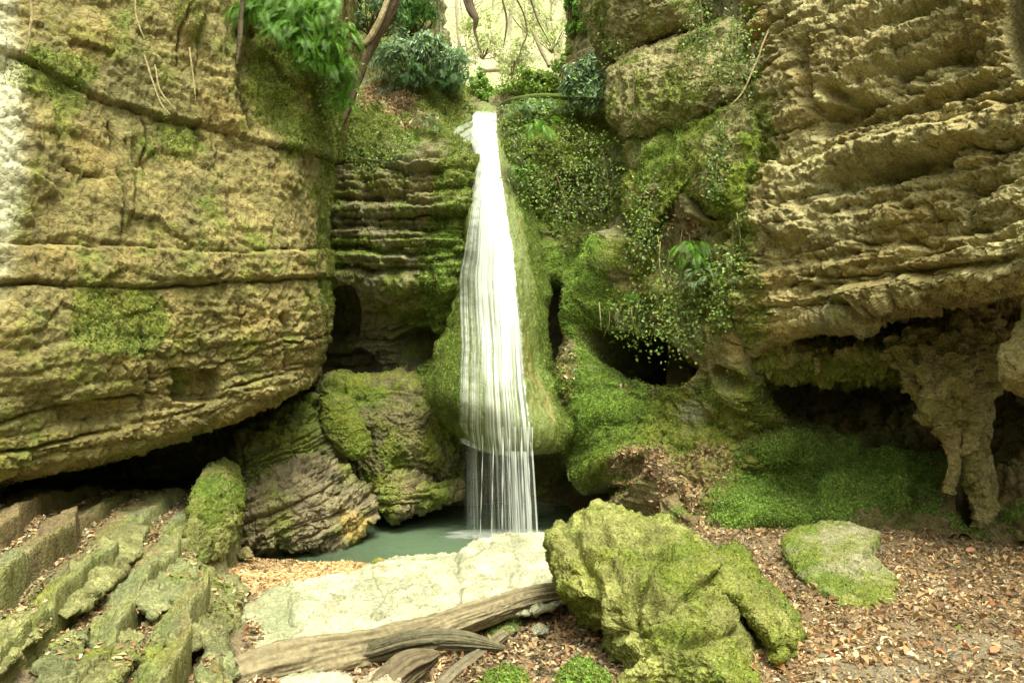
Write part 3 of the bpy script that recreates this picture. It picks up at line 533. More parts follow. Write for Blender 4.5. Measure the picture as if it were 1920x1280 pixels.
def tube(path, rad, nseg, nring, squash=1.0):
    path = crom(np.array(path, float), nseg); rad = crom(np.array(rad, float)[:, None], nseg)[:, 0]
    T = np.gradient(path, axis=0); T /= np.linalg.norm(T, axis=1, keepdims=True)+1e-9
    up = np.array([0.13, -1.0, 0.21]); A = np.cross(T, up); A /= np.linalg.norm(A, axis=1, keepdims=True)+1e-9; B = np.cross(A, T)
    th = np.linspace(0, 2*np.pi, nring+1)[:-1]
    V = path[:, None]+(A[:, None]*np.cos(th)[None, :, None]+B[:, None]*np.sin(th)[None, :, None]*squash)*rad[:, None, None]
    N = V-path[:, None]; N /= np.linalg.norm(N, axis=2, keepdims=True)+1e-9
    return V, N
def hanging_mass():
    ctrl = [
     [(1330,560,8.6),(1400,560,8.7),(1500,560,9.0),(1600,545,9.1),(1700,530,9.1),(1800,520,9.0),(1850,520,9.0),(1870,520,8.2)],
     [(1330,620,8.1),(1400,610,7.9),(1500,612,8.1),(1600,612,8.2),(1700,612,8.1),(1790,612,7.8),(1835,615,7.9),(1850,610,8.0)],
     [(1335,660,8.1),(1400,655,7.7),(1500,655,7.5),(1600,655,7.3),(1700,655,7.1),(1790,665,6.85),(1835,670,7.0),(1845,670,8.0)],
     [(1350,690,8.2),(1410,690,7.8),(1500,692,7.6),(1600,704,7.4),(1700,706,7.15),(1790,735,6.9),(1830,740,7.0),(1840,740,8.0)],
     [(1360,694,8.6),(1410,696,8.2),(1500,698,8.0),(1600,712,7.8),(1700,714,7.5),(1790,745,7.2),(1825,750,7.2),(1835,740,8.0)],
     [(1370,690,9.4),(1410,692,9.4),(1500,694,9.4),(1600,704,9.4),(1700,708,9.3),(1790,720,8.8),(1820,725,8.8),(1830,720,9.0)]]
    root = empty('hanging_tufa', W(1640, 720, 7.3), 'ochre and mossy tufa curtain hanging in front of the low dark cave', 'rock formation')
    P = sheet(ctrl, 220, 420)
    def fn(Q, px, py):
        d = 0.26*fbm(Q, 1.6, 4, 0.6)+0.10*fbm(Q*np.array([1, 1, 0.6]), 5, 4, 0.65, ridge=True)+0.05*fbm(Q*np.array([1, 1, 0.7]), 14, 3, 0.6, ridge=True); fa, ed = facets(Q, 6, 0.3); return d+fa*0.8
    V, px, py = displace(P, fn)
    low = sst(600, 730, proj(V.reshape(-1, 3))[1]).reshape(V.shape[:2]); V[..., 2] -= low*0.06*np.clip(fbm(V.reshape(-1, 3)*np.array([1, 1, 0]), 5, 3).reshape(low.shape), -0.3, 1)*1.6
    Q = V.reshape(-1, 3); c = vary(Q, np.array([0.38,0.31,0.15]), np.array([0.25,0.22,0.10]), 2); c = mixc(c, C_OCH, 0.6*blob(px, py, [(1480,620,100,50),(1400,600,60,60),(1740,660,60,50)])*sst(-0.2, 0.4, fbm(Q, 4, 3)))
    m = mossmask(Q, blob(px, py, [(1600,710,220,40,0.75),(1640,650,60,60,0.5),(1420,690,60,60,0.6),(0,0,4000,4000,0.3)]), 4); c = mixc(c, vary(Q, C_MOSS, C_MOSSY, 3), m*0.85)
    f = grid_faces(220, 420); obj('curtain', mesh('tufa_curtain', local(Q, root), f, M_TUFA, c), root)
    keep('curtain', Q, f, m*0.35)
    def leg(pts, rad, seed, name='dripstone_leg', moss=0.5):
        path = [W(*p) for p in pts]; V, N = tube(path, rad, 150, 60, 0.8); q = V.reshape(-1, 3)
        d = 0.05*fbm(q*np.array([1, 1, 0.4]), 7, 4, 0.65, ridge=True, off=seed)+0.08*fbm(q, 4, 4, 0.65, off=seed)+facets(q, 8, 0.45)[0]*0.8+facets(q, 22, 0.4)[0]
        th = np.repeat(np.interp(np.arange(150), [0, 149], [1, 1]), 60); q = q+N.reshape(-1, 3)*d[:, None]*np.clip(np.repeat(crom(np.array(rad)[:, None], 150)[:, 0], 60)/0.10, 0.4, 2.2)[:, None]
        c = vary(q, np.array([0.40,0.32,0.16]), np.array([0.24,0.20,0.09]), 4, off=seed); c = mixc(c, C_MOSSY*0.9, mossmask(q, np.full(len(q), 0.45 if moss < 1 else 0.85), 4)*min(moss, 0.9))
        if moss > 1: keep('curtain', q, grid_faces(150, 60, True), np.full(len(q), 0.9))
        obj(name, mesh(name, local(q, root), grid_faces(150, 60, True), M_TUFA, c), root)
    leg([(1775,600,7.7),(1782,680,7.0),(1785,740,6.75),(1800,790,6.75),(1822,850,6.75),(1838,910,6.75),(1846,985,6.75)], [0.34,0.27,0.19,0.14,0.09,0.075,0.09], 3)
    leg([(1700,640,7.3),(1716,690,7.1),(1734,735,6.95),(1750,770,6.9)], [0.22,0.18,0.12,0.05], 31)
    leg([(1835,600,7.2),(1842,680,7.0),(1838,740,6.95),(1848,790,6.95)], [0.16,0.14,0.11,0.05], 37)
    leg([(1742,690,6.8),(1756,760,6.7),(1775,800,6.68),(1788,850,6.68),(1785,895,6.68),(1776,925,6.68)], [0.12,0.12,0.085,0.055,0.045,0.03], 8)
    leg([(1800,700,6.9),(1822,760,6.9),(1842,820,6.9),(1852,900,6.9),(1858,985,6.9)], [0.17,0.12,0.07,0.05,0.07], 13)
    leg([(1350,600,8.3),(1368,680,8.05),(1378,740,8.0),(1388,800,8.0),(1380,870,8.0)], [0.2,0.15,0.13,0.16,0.2], 18, moss=1.3)
hanging_mass()
def drips():
    g = random.Random(5); root = bpy.data.objects['hanging_tufa']
    for k in range(7):
        x = g.uniform(1420, 1730); y = 690+10*g.random(); l = g.uniform(12, 34); Y = 7.75-0.0016*(x-1400)*0.9+g.uniform(-0.1, 0.15); r = g.uniform(0.02, 0.05)
        V, N = tube([W(x, y-22, Y), W(x+g.uniform(-3, 3), y, Y), W(x+g.uniform(-5, 5), y+l, Y)], [r*1.6, r, r*0.25], 24, 14); q = V.reshape(-1, 3); q = q+N.reshape(-1, 3)*(0.02*fbm(q, 14, 3, off=k))[:, None]
        obj('dripstone', mesh('dripstone', local(q, root), grid_faces(24, 14, True), M_TUFA, vary(q, C_MOSSY*0.9, np.array([0.33,0.27,0.13]), 6)), root)
drips()
def knob():
    V, N = tube([W(1955,520,5.6), W(1945,600,5.55), W(1930,660,5.5), W(1932,700,5.5), W(1945,745,5.5), W(1960,765,5.5)], [0.05,0.12,0.17,0.17,0.10,0.01], 80, 60); q = V.reshape(-1, 3)
    q = q+N.reshape(-1, 3)*(0.05*fbm(q, 5, 4)+facets(q, 9, 0.3)[0])[:, None]
    obj('rock_pendant', mesh('rock_pendant', q, grid_faces(80, 60, True), M_TUFA, vary(q, C_TAN*0.8, C_LIME, 3)), None, 'rounded tan rock pendant hanging at the right edge of the dark cave', 'rock')
knob()

def bank():
    ctrl = [
     [(1250,480,9.5),(1380,480,9.3),(1500,480,9.3),(1620,470,9.3),(1740,460,9.3),(1850,440,9.1),(2000,440,8.8),(2300,430,8.2)],
     [(1250,700,9.6),(1380,700,9.4),(1500,700,9.4),(1620,690,9.3),(1740,680,9.2),(1850,670,8.9),(2000,660,8.4),(2300,650,7.8)],
     [(1250,790,9.4),(1380,790,9.2),(1500,800,9.1),(1620,810,9.0),(1740,820,8.8),(1850,790,8.6),(2000,780,8.0),(2300,780,7.2)],
     [(1250,860,8.8),(1370,820,8.1),(1480,815,8.0),(1620,850,8.1),(1740,860,8.1),(1850,845,7.9),(2000,840,7.2),(2300,840,6.5)],
     [(1250,920,8.2),(1360,890,7.9),(1480,890,7.8),(1620,905,7.6),(1740,910,7.5),(1850,905,7.2),(2000,900,6.7),(2300,900,6.0)],
     [(1250,980,7.7),(1360,960,7.4),(1480,960,7.3),(1620,965,7.1),(1740,965,7.0),(1850,960,6.9),(2000,960,6.3),(2300,960,5.7)],
     [(1250,1060,7.4),(1360,1040,7.1),(1480,1040,7.0),(1620,1030,6.8),(1740,1030,6.7),(1850,1030,6.5),(2000,1030,6.0),(2300,1030,5.4)]]
    P = sheet(ctrl, 280, 460)
    def fn(Q, px, py):
        d = 0.24*fbm(Q, 1.5, 4)+0.13*fbm(Q, 4, 4, 0.6)+0.03*fbm(Q, 12, 3, 0.6, ridge=True); fa, ed = facets(Q, 5, 0.2); d += fa*0.6
        d -= 0.5*blob(px, py, [(1705,945,16,22),(1820,950,24,40),(1445,1000,45,22)]); d += 0.2*blob(px, py, [(1690,955,22,22),(1480,860,70,40,0.5)]); d += 0.8*facets(Q, 2.6, 0.3)[0]
        return d
    V, px, py = displace(P, fn); Q = V.reshape(-1, 3); c = vary(Q, C_SOIL, C_LIME*0.7, 2)
    m = mossmask(Q, blob(px, py, [(1500,930,190,130,1.1),(1660,930,130,80,0.85),(1800,960,120,60,0.5),(1600,880,260,60,0.7),(0,0,4000,4000,0.3)]), 3.2)*sst(790, 850, py+20*fbm(Q, 2, 2))*(1-0.85*sst(0.12, 0.35, fbm(Q, 1.9, 4, 0.6, off=53)))
    c = mixc(c, vary(Q, C_MOSSB, C_MOSS, 3), m*0.95); f = grid_faces(280, 460)
    obj('mossy_bank', mesh('mossy_bank', Q, f, M_MOSSY, c), None, 'bright green mossy bank sloping below the low cave on the right', 'bank'); keep('bank', Q, f, m)
bank()

# ================================================================ GROUND
def ground():
    pxs = [-700,-200,0,200,430,600,800,1000,1200,1400,1600,1800,2100,2600]
    T = {1500:[2.6,2.6,2.6,2.6,2.65,2.65,2.65,2.65,2.6,2.6,2.6,2.6,2.6,2.6],
         1280:[3.3,3.5,3.6,3.7,3.8,3.85,3.85,3.8,3.72,3.7,3.7,3.7,3.7,3.7],
         1180:[3.8,4.1,4.3,4.5,4.65,4.85,4.9,4.8,4.5,4.4,4.4,4.4,4.4,4.4],
         1100:[4.2,4.6,4.9,5.3,5.9,6.2,6.4,6.2,5.4,5.15,5.1,5.1,5.1,5.1],
         1050:[4.6,5.0,5.4,6.0,7.4,7.6,7.7,7.6,6.3,5.8,5.8,5.8,5.8,5.8],
         1000:[5.0,5.4,6.0,6.9,8.2,9.0,9.2,9.2,7.4,6.9,6.8,6.7,6.6,6.4],
         985:[5.6,6.2,6.8,7.6,8.6,9.6,10.2,10.2,8.2,7.6,7.3,7.2,7.1,6.9],
         930:[6.2,6.8,7.6,8.4,9.2,10.8,11.2,11.2,9.4,9.0,8.6,8.4,8.0,7.6],
         880:[7.0,7.6,8.4,9.2,10.2,12,12.4,12.4,11,10,9.6,9.4,9,8.6]}
    rows = []
    for py in sorted(T): rows.append([(x, py, y) for x, y in zip(pxs, T[py])])
    P = sheet(rows, 420, 620)
    Q = P.reshape(-1, 3); px, py = proj(Q)
    n = 0.05*fbm(Q, 1.2, 4)+0.02*fbm(Q, 7, 4, 0.6)+0.02*facets(Q, 6, 1.0)[0]
    pm = blob(px, py, [(820,1010,300,45),(600,1035,160,18)]); n -= 0.35*pm*sst(1075, 1045, py)
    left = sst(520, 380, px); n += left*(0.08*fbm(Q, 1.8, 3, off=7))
    Q = Q+np.array([0, 0, 1.0])*n[:, None]
    c = vary(Q, C_LITTER*0.8, C_SOIL*1.1, 3, 1.5); c = mixc(c, np.array([0.30,0.26,0.19]), sst(0.0, 0.4, fbm(Q, 1.6, 4, 0.6, off=66)*-1+0.30*sst(1080, 1280, py)-0.26)*0.6); c = mixc(c, np.array([0.22,0.2,0.13]), left*0.5); c = mixc(c, C_SOIL*0.45, left*sst(1050, 930, py-0.0*px+0.35*(px-0)*0.3)*0.6)  # last mix paints shade onto the ground under the left overhang
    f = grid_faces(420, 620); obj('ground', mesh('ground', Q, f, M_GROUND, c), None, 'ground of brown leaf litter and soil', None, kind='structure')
    rt = sst(990, 1110, px)
    keep('ground_right', Q, f, rt*(px < 2500)*(py < 1350)*(py > 975)*(0.12+0.88*sst(-0.35, 0.15, fbm(Q, 1.6, 4, 0.6, off=66)+0.40-0.30*sst(1080,1280,py))))
    keep('ground_left', Q, f, (px < 700)*(px > -50)*(py < 1320)*(py > 930)*np.clip(0.25+0.7*fbm(Q, 2.5, 3, off=12)+blob(px, py, [(530,1080,120,35,0.9)]), 0, 1)*(1-0.95*pm))
    keep('ground_mid', Q, f, (px > 460)*(px < 1120)*(py > 1130)*(py < 1330)*1.0)
    keep('beach', Q, f, blob(px, py, [(530,1082,115,32),(640,1066,60,14)])*(1-pm*0.8))
    base = np.array([[-60, -14, -1.2], [60, -14, -1.2], [60, 60, -1.2], [-60, 60, -1.2]]); 
    obj('ground', mesh('earth_base', base, [[0, 1, 2, 3]], M_GROUND, np.tile(C_SOIL, (4, 1))), None, 'wide soil ground beyond the gorge', None, kind='structure')
ground()

# ================================================================ LOOSE ROCKS from outlines
def solid_rock(outline, Yf, thick, n_th=220, n_r=60, pw=2.2, fn=None, shift=(0, 0)):
    """closed rock: silhouette in the picture at distance Yf(px, py), bulging to the front and the back"""
    O = np.array(outline+[outline[0]], float); seg = np.hypot(*np.diff(O, axis=0).T); s = np.concatenate([[0], np.cumsum(seg)]); tt = np.linspace(0, s[-1], n_th+1)[:-1]
    ox = np.interp(tt, s, O[:, 0]); oy = np.interp(tt, s, O[:, 1])
    for _ in range(2): ox = (np.roll(ox, 1)+2*ox+np.roll(ox, -1))/4; oy = (np.roll(oy, 1)+2*oy+np.roll(oy, -1))/4
    cx, cy = ox.mean()+shift[0], oy.mean()+shift[1]
    r = np.concatenate([np.linspace(0.004, 1, n_r)**0.8, np.linspace(1, 0.004, n_r//2)[1:]]); side = np.concatenate([np.ones(n_r), -0.8*np.ones(n_r//2-1)])
    X = cx+(ox-cx)[None]*r[:, None]; Y = cy+(oy-cy)[None]*r[:, None]; prof = (1-r**pw)**(1/pw)
    D = Yf(X, Y)-thick*(prof*side)[:, None]; P = W(X, Y, D)
    N = grid_normals(np.concatenate([P[:, -1:], P, P[:, :1]], 1))[:, 1:-1]
    ctr = P.reshape(-1, 3).mean(0); 
    if ((P-ctr)*N).sum() < 0: N = -N
    q = P.reshape(-1, 3); px, py = proj(q); d = fn(q, px, py) if fn else 0.03*fbm(q, 3, 4)
    d = d*np.repeat(np.clip(np.minimum(r/0.05, 1), 0, 1), n_th)
    q = q+N.reshape(-1, 3)*d[:, None]; 
    return q, grid_faces(len(r), n_th, True), px, py
def plane_depth(pts):
    A = np.array([[p[0], p[1], 1] for p in pts], float); k = np.linalg.lstsq(A, np.array([1/p[2] for p in pts]), rcond=None)[0]
    return lambda X, Y: 1/np.clip(k[0]*X+k[1]*Y+k[2], 0.05, 1)
def boulder(name, label, outline, depth, thick, mat, colf, fn=None, key=None, cat='boulder', group=None, **k):
    q, f, px, py = solid_rock(outline, plane_depth(depth), thick, fn=fn, **k); c, m = colf(q, px, py)
    o = obj(name, mesh(name, q, f, mat, c), None, label, cat, group)
    if key: keep(key, q, f, m)
    return o
def mossyf(base, amt, c1=C_MOSSY, c2=C_MOSS, s=3.5):
    def g(q, px, py):
        c = vary(q, base*1.1, base*0.55, 5, 1.5); up = mossmask(q, np.full(len(q), amt), s); c = mixc(c, vary(q, c1, c2, 2.5), up*0.9); return c, up
    return g
def rough(a1=0.08, a2=0.04, fs=4, fk=0.35, fs2=13, fk2=0.4, lines=()):
    a1 *= 0.45; a2 *= 0.7; fk *= 0.32; fk2 *= 0.6
    def fn(q, px, py):
        d = a1*fbm(q, 1.8, 4)+a2*fbm(q, 7, 4, 0.6, ridge=True)+facets(q, fs, fk)[0]+facets(q, fs2, fk2)[0]
        wx = px+12*fbm(q, 4, 3); wy = py+12*fbm(q, 4, 3, off=5); d += 0.35*a2*fbm(q*np.array([1, 1, 1.6])+0.3*fbm(q, 2, 2)[:, None], 6, 4, 0.6, ridge=True)+facets(q, 26, 0.3)[0]
        for pts, wd, dp in lines: d += dp*np.exp(-(line_d(wx, wy, pts)/wd)**2)
        return d
    return fn
CB = np.array([0.285, 0.285, 0.10])
def rocks():
    boulder('boulder', 'largest mossy green boulder with furrowed sides standing right of the pale slab',
        [(1118,942),(1150,955),(1200,972),(1250,985),(1300,1010),(1340,1035),(1350,1070),(1372,1105),(1402,1150),(1418,1215),(1435,1290),(1450,1340),(1130,1340),(1150,1290),(1160,1245),(1110,1190),(1075,1130),(1045,1100),(1030,1040),(1033,1000),(1060,985),(1090,965)],
        [(1100,960,5.0),(1300,1020,5.0),(1100,1200,4.4),(1300,1280,4.0)], 0.62, M_MOSSY, mossyf(CB*1.1, 0.50), rough(0.05, 0.06, 2.4, 0.24, 7, 0.24,
        (([(1040,1010),(1090,980),(1150,975),(1240,1010)],16,0.05),([(1120,1200),(1200,1190),(1290,1200),(1380,1180)],8,-0.05),([(1250,1040),(1215,1090),(1235,1150)],10,0.07),([(1100,1040),(1150,1060),(1175,1110)],8,0.06),([(1140,1010),(1200,1030),(1240,1060),(1200,1100),(1180,1180)],9,-0.10),([(1070,1000),(1110,1080),(1120,1190)],12,-0.08),([(1170,1180),(1240,1150),(1330,1090)],10,-0.07),([(1150,1260),(1240,1210),(1340,1200)],10,-0.06),([(1240,990),(1300,1040),(1320,1080)],14,0.07),([(1200,1100),(1280,1130),(1340,1180)],9,-0.07))), 'boulder', n_th=420, n_r=130)
    boulder('boulder', 'mossy boulder leaning against the right flank of the largest boulder',
        [(1330,1035),(1375,1018),(1400,1040),(1425,1085),(1470,1120),(1500,1155),(1520,1195),(1500,1225),(1465,1245),(1440,1215),(1400,1165),(1360,1120),(1320,1090)],
        [(1350,1050,4.75),(1450,1100,4.75),(1500,1200,4.25),(1440,1230,4.1)], 0.42, M_MOSSY, mossyf(CB, 0.6), rough(0.03, 0.04, 2.6, 0.3, 8, 0.2), 'boulder', n_th=260, n_r=80)
    def flat(q, px, py):
        c = vary(q, np.array([0.34,0.31,0.20]), np.array([0.24,0.23,0.13]), 3); m = mossmask(q, blob(px, py, [(1500,1020,50,60,0.8),(1590,1110,130,50,0.75),(0,0,4000,4000,0.38)]), 4.5, soft=0.6)
        return mixc(c, vary(q, C_MOSSY, C_MOSS*1.1, 3), m*0.9), m
    boulder('boulder', 'low flat-topped boulder with a green side half buried in leaves on the right',
        [(1466,1010),(1490,990),(1540,980),(1600,984),(1650,995),(1640,1040),(1690,1090),(1712,1130),(1700,1158),(1640,1162),(1580,1150),(1520,1110),(1490,1075),(1468,1040)],
        [(1480,1000,6.0),(1640,1000,6.2),(1500,1090,5.25),(1700,1150,4.85)], 0.30, M_MOSSY, flat, rough(0.05, 0.02, 3, 0.12, 9, 0.15), 'boulder', n_th=260, n_r=80)
    # pale slab
    def palef(q, px, py):
        c = vary(q, C_PALE*1.25, C_PALE*0.8, 5, 1.6); m = mossmask(q, blob(px, py, [(480,1130,90,80,0.9),(520,1220,140,60,0.55),(0,0,4000,4000,0.30)]), 6); c = mixc(c, C_SAGE*1.1, m*0.75); c = mixc(c, C_GREY, 0.8*sst(0.15, 0.5, fbm(q, 12, 4, 0.65, off=55))); c = mixc(c, C_LITTER, 0.5*sst(0.3, 0.55, fbm(q, 4, 4, 0.6, off=58)))
        cr = np.zeros(len(q)); wx = px+8*fbm(q, 9, 3); wy = py+8*fbm(q, 9, 3, off=3)
        for l in ([(862,1040),(858,1080),(866,1130)],[(700,1080),(720,1120),(700,1160)],[(960,1010),(975,1060),(955,1100)],[(560,1130),(640,1120),(700,1125),(790,1095)],[(545,1110),(540,1150),(550,1180)],[(610,1165),(620,1185)],[(930,1015),(905,1040),(862,1052)]): cr = np.maximum(cr, np.exp(-(line_d(wx, wy, l)/2.2)**2))
        return mixc(c, C_GREY*0.7, cr*0.7), m
    boulder('stone_slab', 'long pale sunlit travertine slab between the pool and the driftwood log',
        [(505,1102),(560,1090),(650,1078),(700,1062),(745,1045),(800,1040),(860,1038),(885,1020),(930,1008),(985,1000),(1060,994),(1075,1050),(1075,1120),(1040,1140),(900,1165),(700,1215),(560,1255),(440,1290),(418,1250),(432,1205),(455,1150)],
        [(500,1100,5.75),(1040,1000,6.45),(700,1210,4.55),(1040,1130,5.2),(450,1250,4.05)], 0.11, M_PALE, palef, rough(0.05, 0.03, 3, 0.16, 12, 0.35, (([(862,1040),(858,1080),(866,1130)],4,-0.04),([(545,1110),(540,1150),(550,1180)],3,-0.03))), n_th=420, n_r=110, pw=5, cat='slab')
    boulder('stone', 'flat white stone at the bottom edge below the driftwood log', [(522,1272),(545,1262),(600,1256),(655,1262),(665,1285),(650,1330),(520,1330)], [(540,1265,3.75),(650,1265,3.75),(600,1320,3.5)], 0.06, M_PALE, palef, rough(0.01,0.005,6,0.1,16,0.1), pw=4, cat='stone', n_th=120, n_r=40)
    boulder('stone', 'pinkish pale stone at the bottom beside the flat white stone', [(668,1280),(700,1258),(745,1242),(760,1262),(735,1330),(660,1330)], [(680,1265,3.8),(750,1250,3.8),(700,1320,3.5)], 0.08, M_PALE, lambda q, px, py: (vary(q, np.array([0.5,0.36,0.27]), C_PALE*0.8, 8), None), rough(0.02,0.01,8,0.2), cat='stone', n_th=120, n_r=40)
    boulder('stone', 'small green mossy stone at the bottom between logs and big boulder', [(900,1290),(915,1262),(950,1250),(985,1262),(992,1300),(950,1330)], [(900,1280,3.8),(990,1270,3.8),(950,1320,3.6)], 0.10, M_MOSSY, mossyf(CB*0.8, 0.85, C_MOSSB, C_MOSS), rough(0.03,0.02,8,0.3), 'greenrock', cat='stone', n_th=120, n_r=40)
    boulder('stone', 'bright mossy stone at the bottom touching the largest boulder', [(1035,1300),(1050,1262),(1085,1235),(1110,1240),(1135,1262),(1150,1300),(1100,1340)], [(1040,1280,3.75),(1130,1270,3.75),(1080,1320,3.6)], 0.12, M_MOSSY, mossyf(CB*0.8, 0.9, C_MOSSB, C_MOSS), rough(0.03,0.02,8,0.3), 'greenrock', cat='stone', n_th=120, n_r=40)
    boulder('stone', 'mossy stone lying under the far end of the driftwood log', [(905,1188),(925,1158),(950,1150),(978,1158),(975,1180),(945,1200),(920,1205)], [(905,1188,4.8),(975,1160,5.0),(930,1200,4.7)], 0.10, M_MOSSY, mossyf(np.array([0.4,0.4,0.26]), 0.55), rough(0.03,0.02,8,0.3), 'boulder', cat='stone', n_th=120, n_r=40)
    boulder('stone', 'small yellowish stone on the rim of the pale slab by the water', [(694,1056),(702,1046),(716,1044),(727,1056),(712,1064)], [(694,1060,6.6),(727,1060,6.6),(710,1048,6.65)], 0.05, M_MOSSY, mossyf(np.array([0.36,0.30,0.10]), 0.4), rough(0.01,0.005,12,0.3), cat='stone', n_th=60, n_r=20)
    boulder('stone', 'small brown stone on the pool shore beside the left mossy boulder', [(440,1040),(448,1028),(465,1024),(476,1034),(472,1046),(450,1050)], [(440,1040,7.2),(476,1040,7.2),(455,1028,7.25)], 0.06, M_ROCK, mossyf(np.array([0.33,0.26,0.13]), 0.3), rough(0.01,0.005,10,0.3), cat='stone', n_th=60, n_r=20)
    # left bank boulders
    boulder('boulder', 'tall bright mossy boulder standing on the left shore beneath the overhang',
        [(385,880),(420,858),(446,876),(460,915),(457,965),(440,1010),(415,1050),(385,1062),(350,1045),(345,1000),(355,940),(368,900)], [(400,870,7.2),(450,900,7.3),(440,1010,6.7),(360,1040,5.9)], 0.26, M_MOSSY, mossyf(CB*0.85, 0.5, C_MOSSB*0.65, C_MOSSY*0.7), rough(0.05,0.03,4,0.25), 'boulder', n_th=220, n_r=70)
    boulder('boulder', 'rounded green mossy boulder below the dark recess left of the fall', [(598,745),(625,735),(655,745),(680,785),(695,830),(688,858),(660,862),(625,835),(602,800)], [(600,750,8.9),(680,780,8.9),(680,850,8.7),(620,840,8.7)], 0.22, M_MOSSY, mossyf(CB*0.8, 0.7, C_MOSSY*0.8, C_MOSS), rough(0.05,0.03,4,0.25), 'boulder', n_th=220, n_r=70)
    # stratified rocks by the water
    def stratf(tilt, seed):
        def fn(q, px, py):
            h = q[:, 2]*math.cos(tilt)-q[:, 0]*math.sin(tilt); s, g = strata(q, h, 0.085, 0.075, 0.22, 0.5, seed); s2, g = strata(q, h, 0.23, 0.12, 0.45, 0.5, seed+4); s = s+0.05*fbm(q, 8, 4, 0.65, ridge=True)
            return s+s2+0.10*fbm(q, 1.8, 3)+facets(q, 8, 0.35)[0]
        return fn
    def layc(base, amt, extra=None):
        def g(q, px, py):
            c = vary(q, base, base*0.5, 3.5, 1.5); m = mossmask(q, np.full(len(q), amt), 3.5); c = mixc(c, vary(q, C_MOSS, C_MOSSY, 3), m*0.9)
            if extra: c = mixc(c, C_OCH*1.1, blob(px, py, extra))
            return c, m
        return g
    boulder('layered_rock', 'tilted thin-bedded brown rock dipping into the left of the pool',
        [(455,930),(500,880),(560,850),(610,850),(650,870),(690,905),(712,950),(700,975),(660,1010),(630,1030),(560,1042),(480,1042),(440,1020),(445,970)], [(460,930,8.0),(690,900,8.7),(640,1020,8.4),(450,1030,7.6)], 0.40, M_WET, layc(np.array([0.25,0.205,0.115]), 0.33, [(665,985,32,28,0.9)]), stratf(math.radians(28), 5), 'boulder', n_th=420, n_r=130, cat='rock')
    boulder('layered_rock', 'mossy bedded rock high on the slope under the left overhang',
        [(430,850),(470,800),(530,765),(590,745),(620,790),(650,850),(660,890),(600,880),(540,880),(480,920),(450,940)], [(440,860,8.3),(600,750,9.2),(640,880,8.9),(460,930,8.2)], 0.35, M_ROCK, layc(np.array([0.19,0.17,0.09]), 0.5), stratf(math.radians(20), 15), 'boulder', n_th=360, n_r=110, cat='rock')
    boulder('layered_rock', 'ledge of bedded rock jutting over the pool just left of the veil',
        [(690,900),(720,880),(780,880),(830,890),(868,905),(866,925),(820,945),(770,960),(735,975),(705,965)], [(690,910,9.2),(868,910,9.5),(720,970,9.0),(850,930,9.4)], 0.45, M_ROCK, layc(np.array([0.24,0.20,0.10]), 0.5), stratf(math.radians(4), 25), 'boulder', n_th=300, n_r=100, cat='rock')
    boulder('mossy_slope_rock', 'broad dark green mossy rock slope between apron and layered rocks',
        [(590,720),(640,700),(700,700),(760,690),(820,710),(862,760),(868,840),(868,910),(800,900),(740,890),(720,950),(700,970),(670,900),(640,840),(600,790)], [(600,740,9.8),(860,740,9.9),(700,950,9.2),(860,900,9.8)], 0.5, M_MOSSY, layc(np.array([0.20,0.18,0.09]), 0.55), rough(0.16, 0.08, 2.6, 0.5, 7, 0.4), 'boulder', n_th=360, n_r=110, cat='rock')
    # blocks high on the right
    def blockc(q, px, py):
        c = vary(q, np.array([0.33,0.29,0.15]), np.array([0.20,0.18,0.08]), 3); m = mossmask(q, np.full(len(q), 0.42), 3.5); return mixc(c, vary(q, C_MOSS, C_MOSSY, 3), m*0.85), m
    boulder('rock_block', 'dark ivy-hung rock block overhanging at the top right of the gap', [(1085,-150),(1090,20),(1100,60),(1125,110),(1150,122),(1200,95),(1260,70),(1310,50),(1330,-150)], [(1085,0,10.4),(1310,0,9.4),(1150,110,10.0)], 0.7, M_ROCK, blockc, rough(0.15,0.06,2.5,0.4,8,0.4), 'blocks', cat='rock', n_th=300, n_r=100)
    boulder('rock_block', 'big rounded block draped with dry roots right of the small ivy bush', [(1138,130),(1160,108),(1230,85),(1300,60),(1380,40),(1425,60),(1432,140),(1410,190),(1350,215),(1290,240),(1225,255),(1170,262),(1145,220)], [(1140,130,9.8),(1430,60,8.6),(1180,250,9.3),(1420,190,8.3)], 0.55, M_ROCK, blockc, rough(0.12,0.06,2.5,0.35,8,0.4), 'blocks', cat='rock', n_th=320, n_r=100)
    boulder('rock_block', 'bright mossy outcrop streaked with yellow below the big rounded block', [(1168,400),(1172,340),(1200,290),(1250,245),(1320,210),(1390,170),(1430,180),(1440,260),(1425,330),(1400,400),(1340,405),(1290,380),(1250,385),(1200,450)], [(1170,340,9.2),(1430,200,8.1),(1200,430,8.9),(1400,390,7.9)], 0.40, M_MOSSY, lambda q, px, py: (mixc(vary(q, C_MOSSY*1.05, C_MOSS*1.2, 2.2), C_TAN*0.8, sst(0.05, 0.3, fbm(q, 3, 4, off=3))*0.85), 0.5*np.ones(len(q))), rough(0.12,0.06,3,0.35,8,0.4), 'blocks', cat='rock', n_th=320, n_r=100)
rocks()

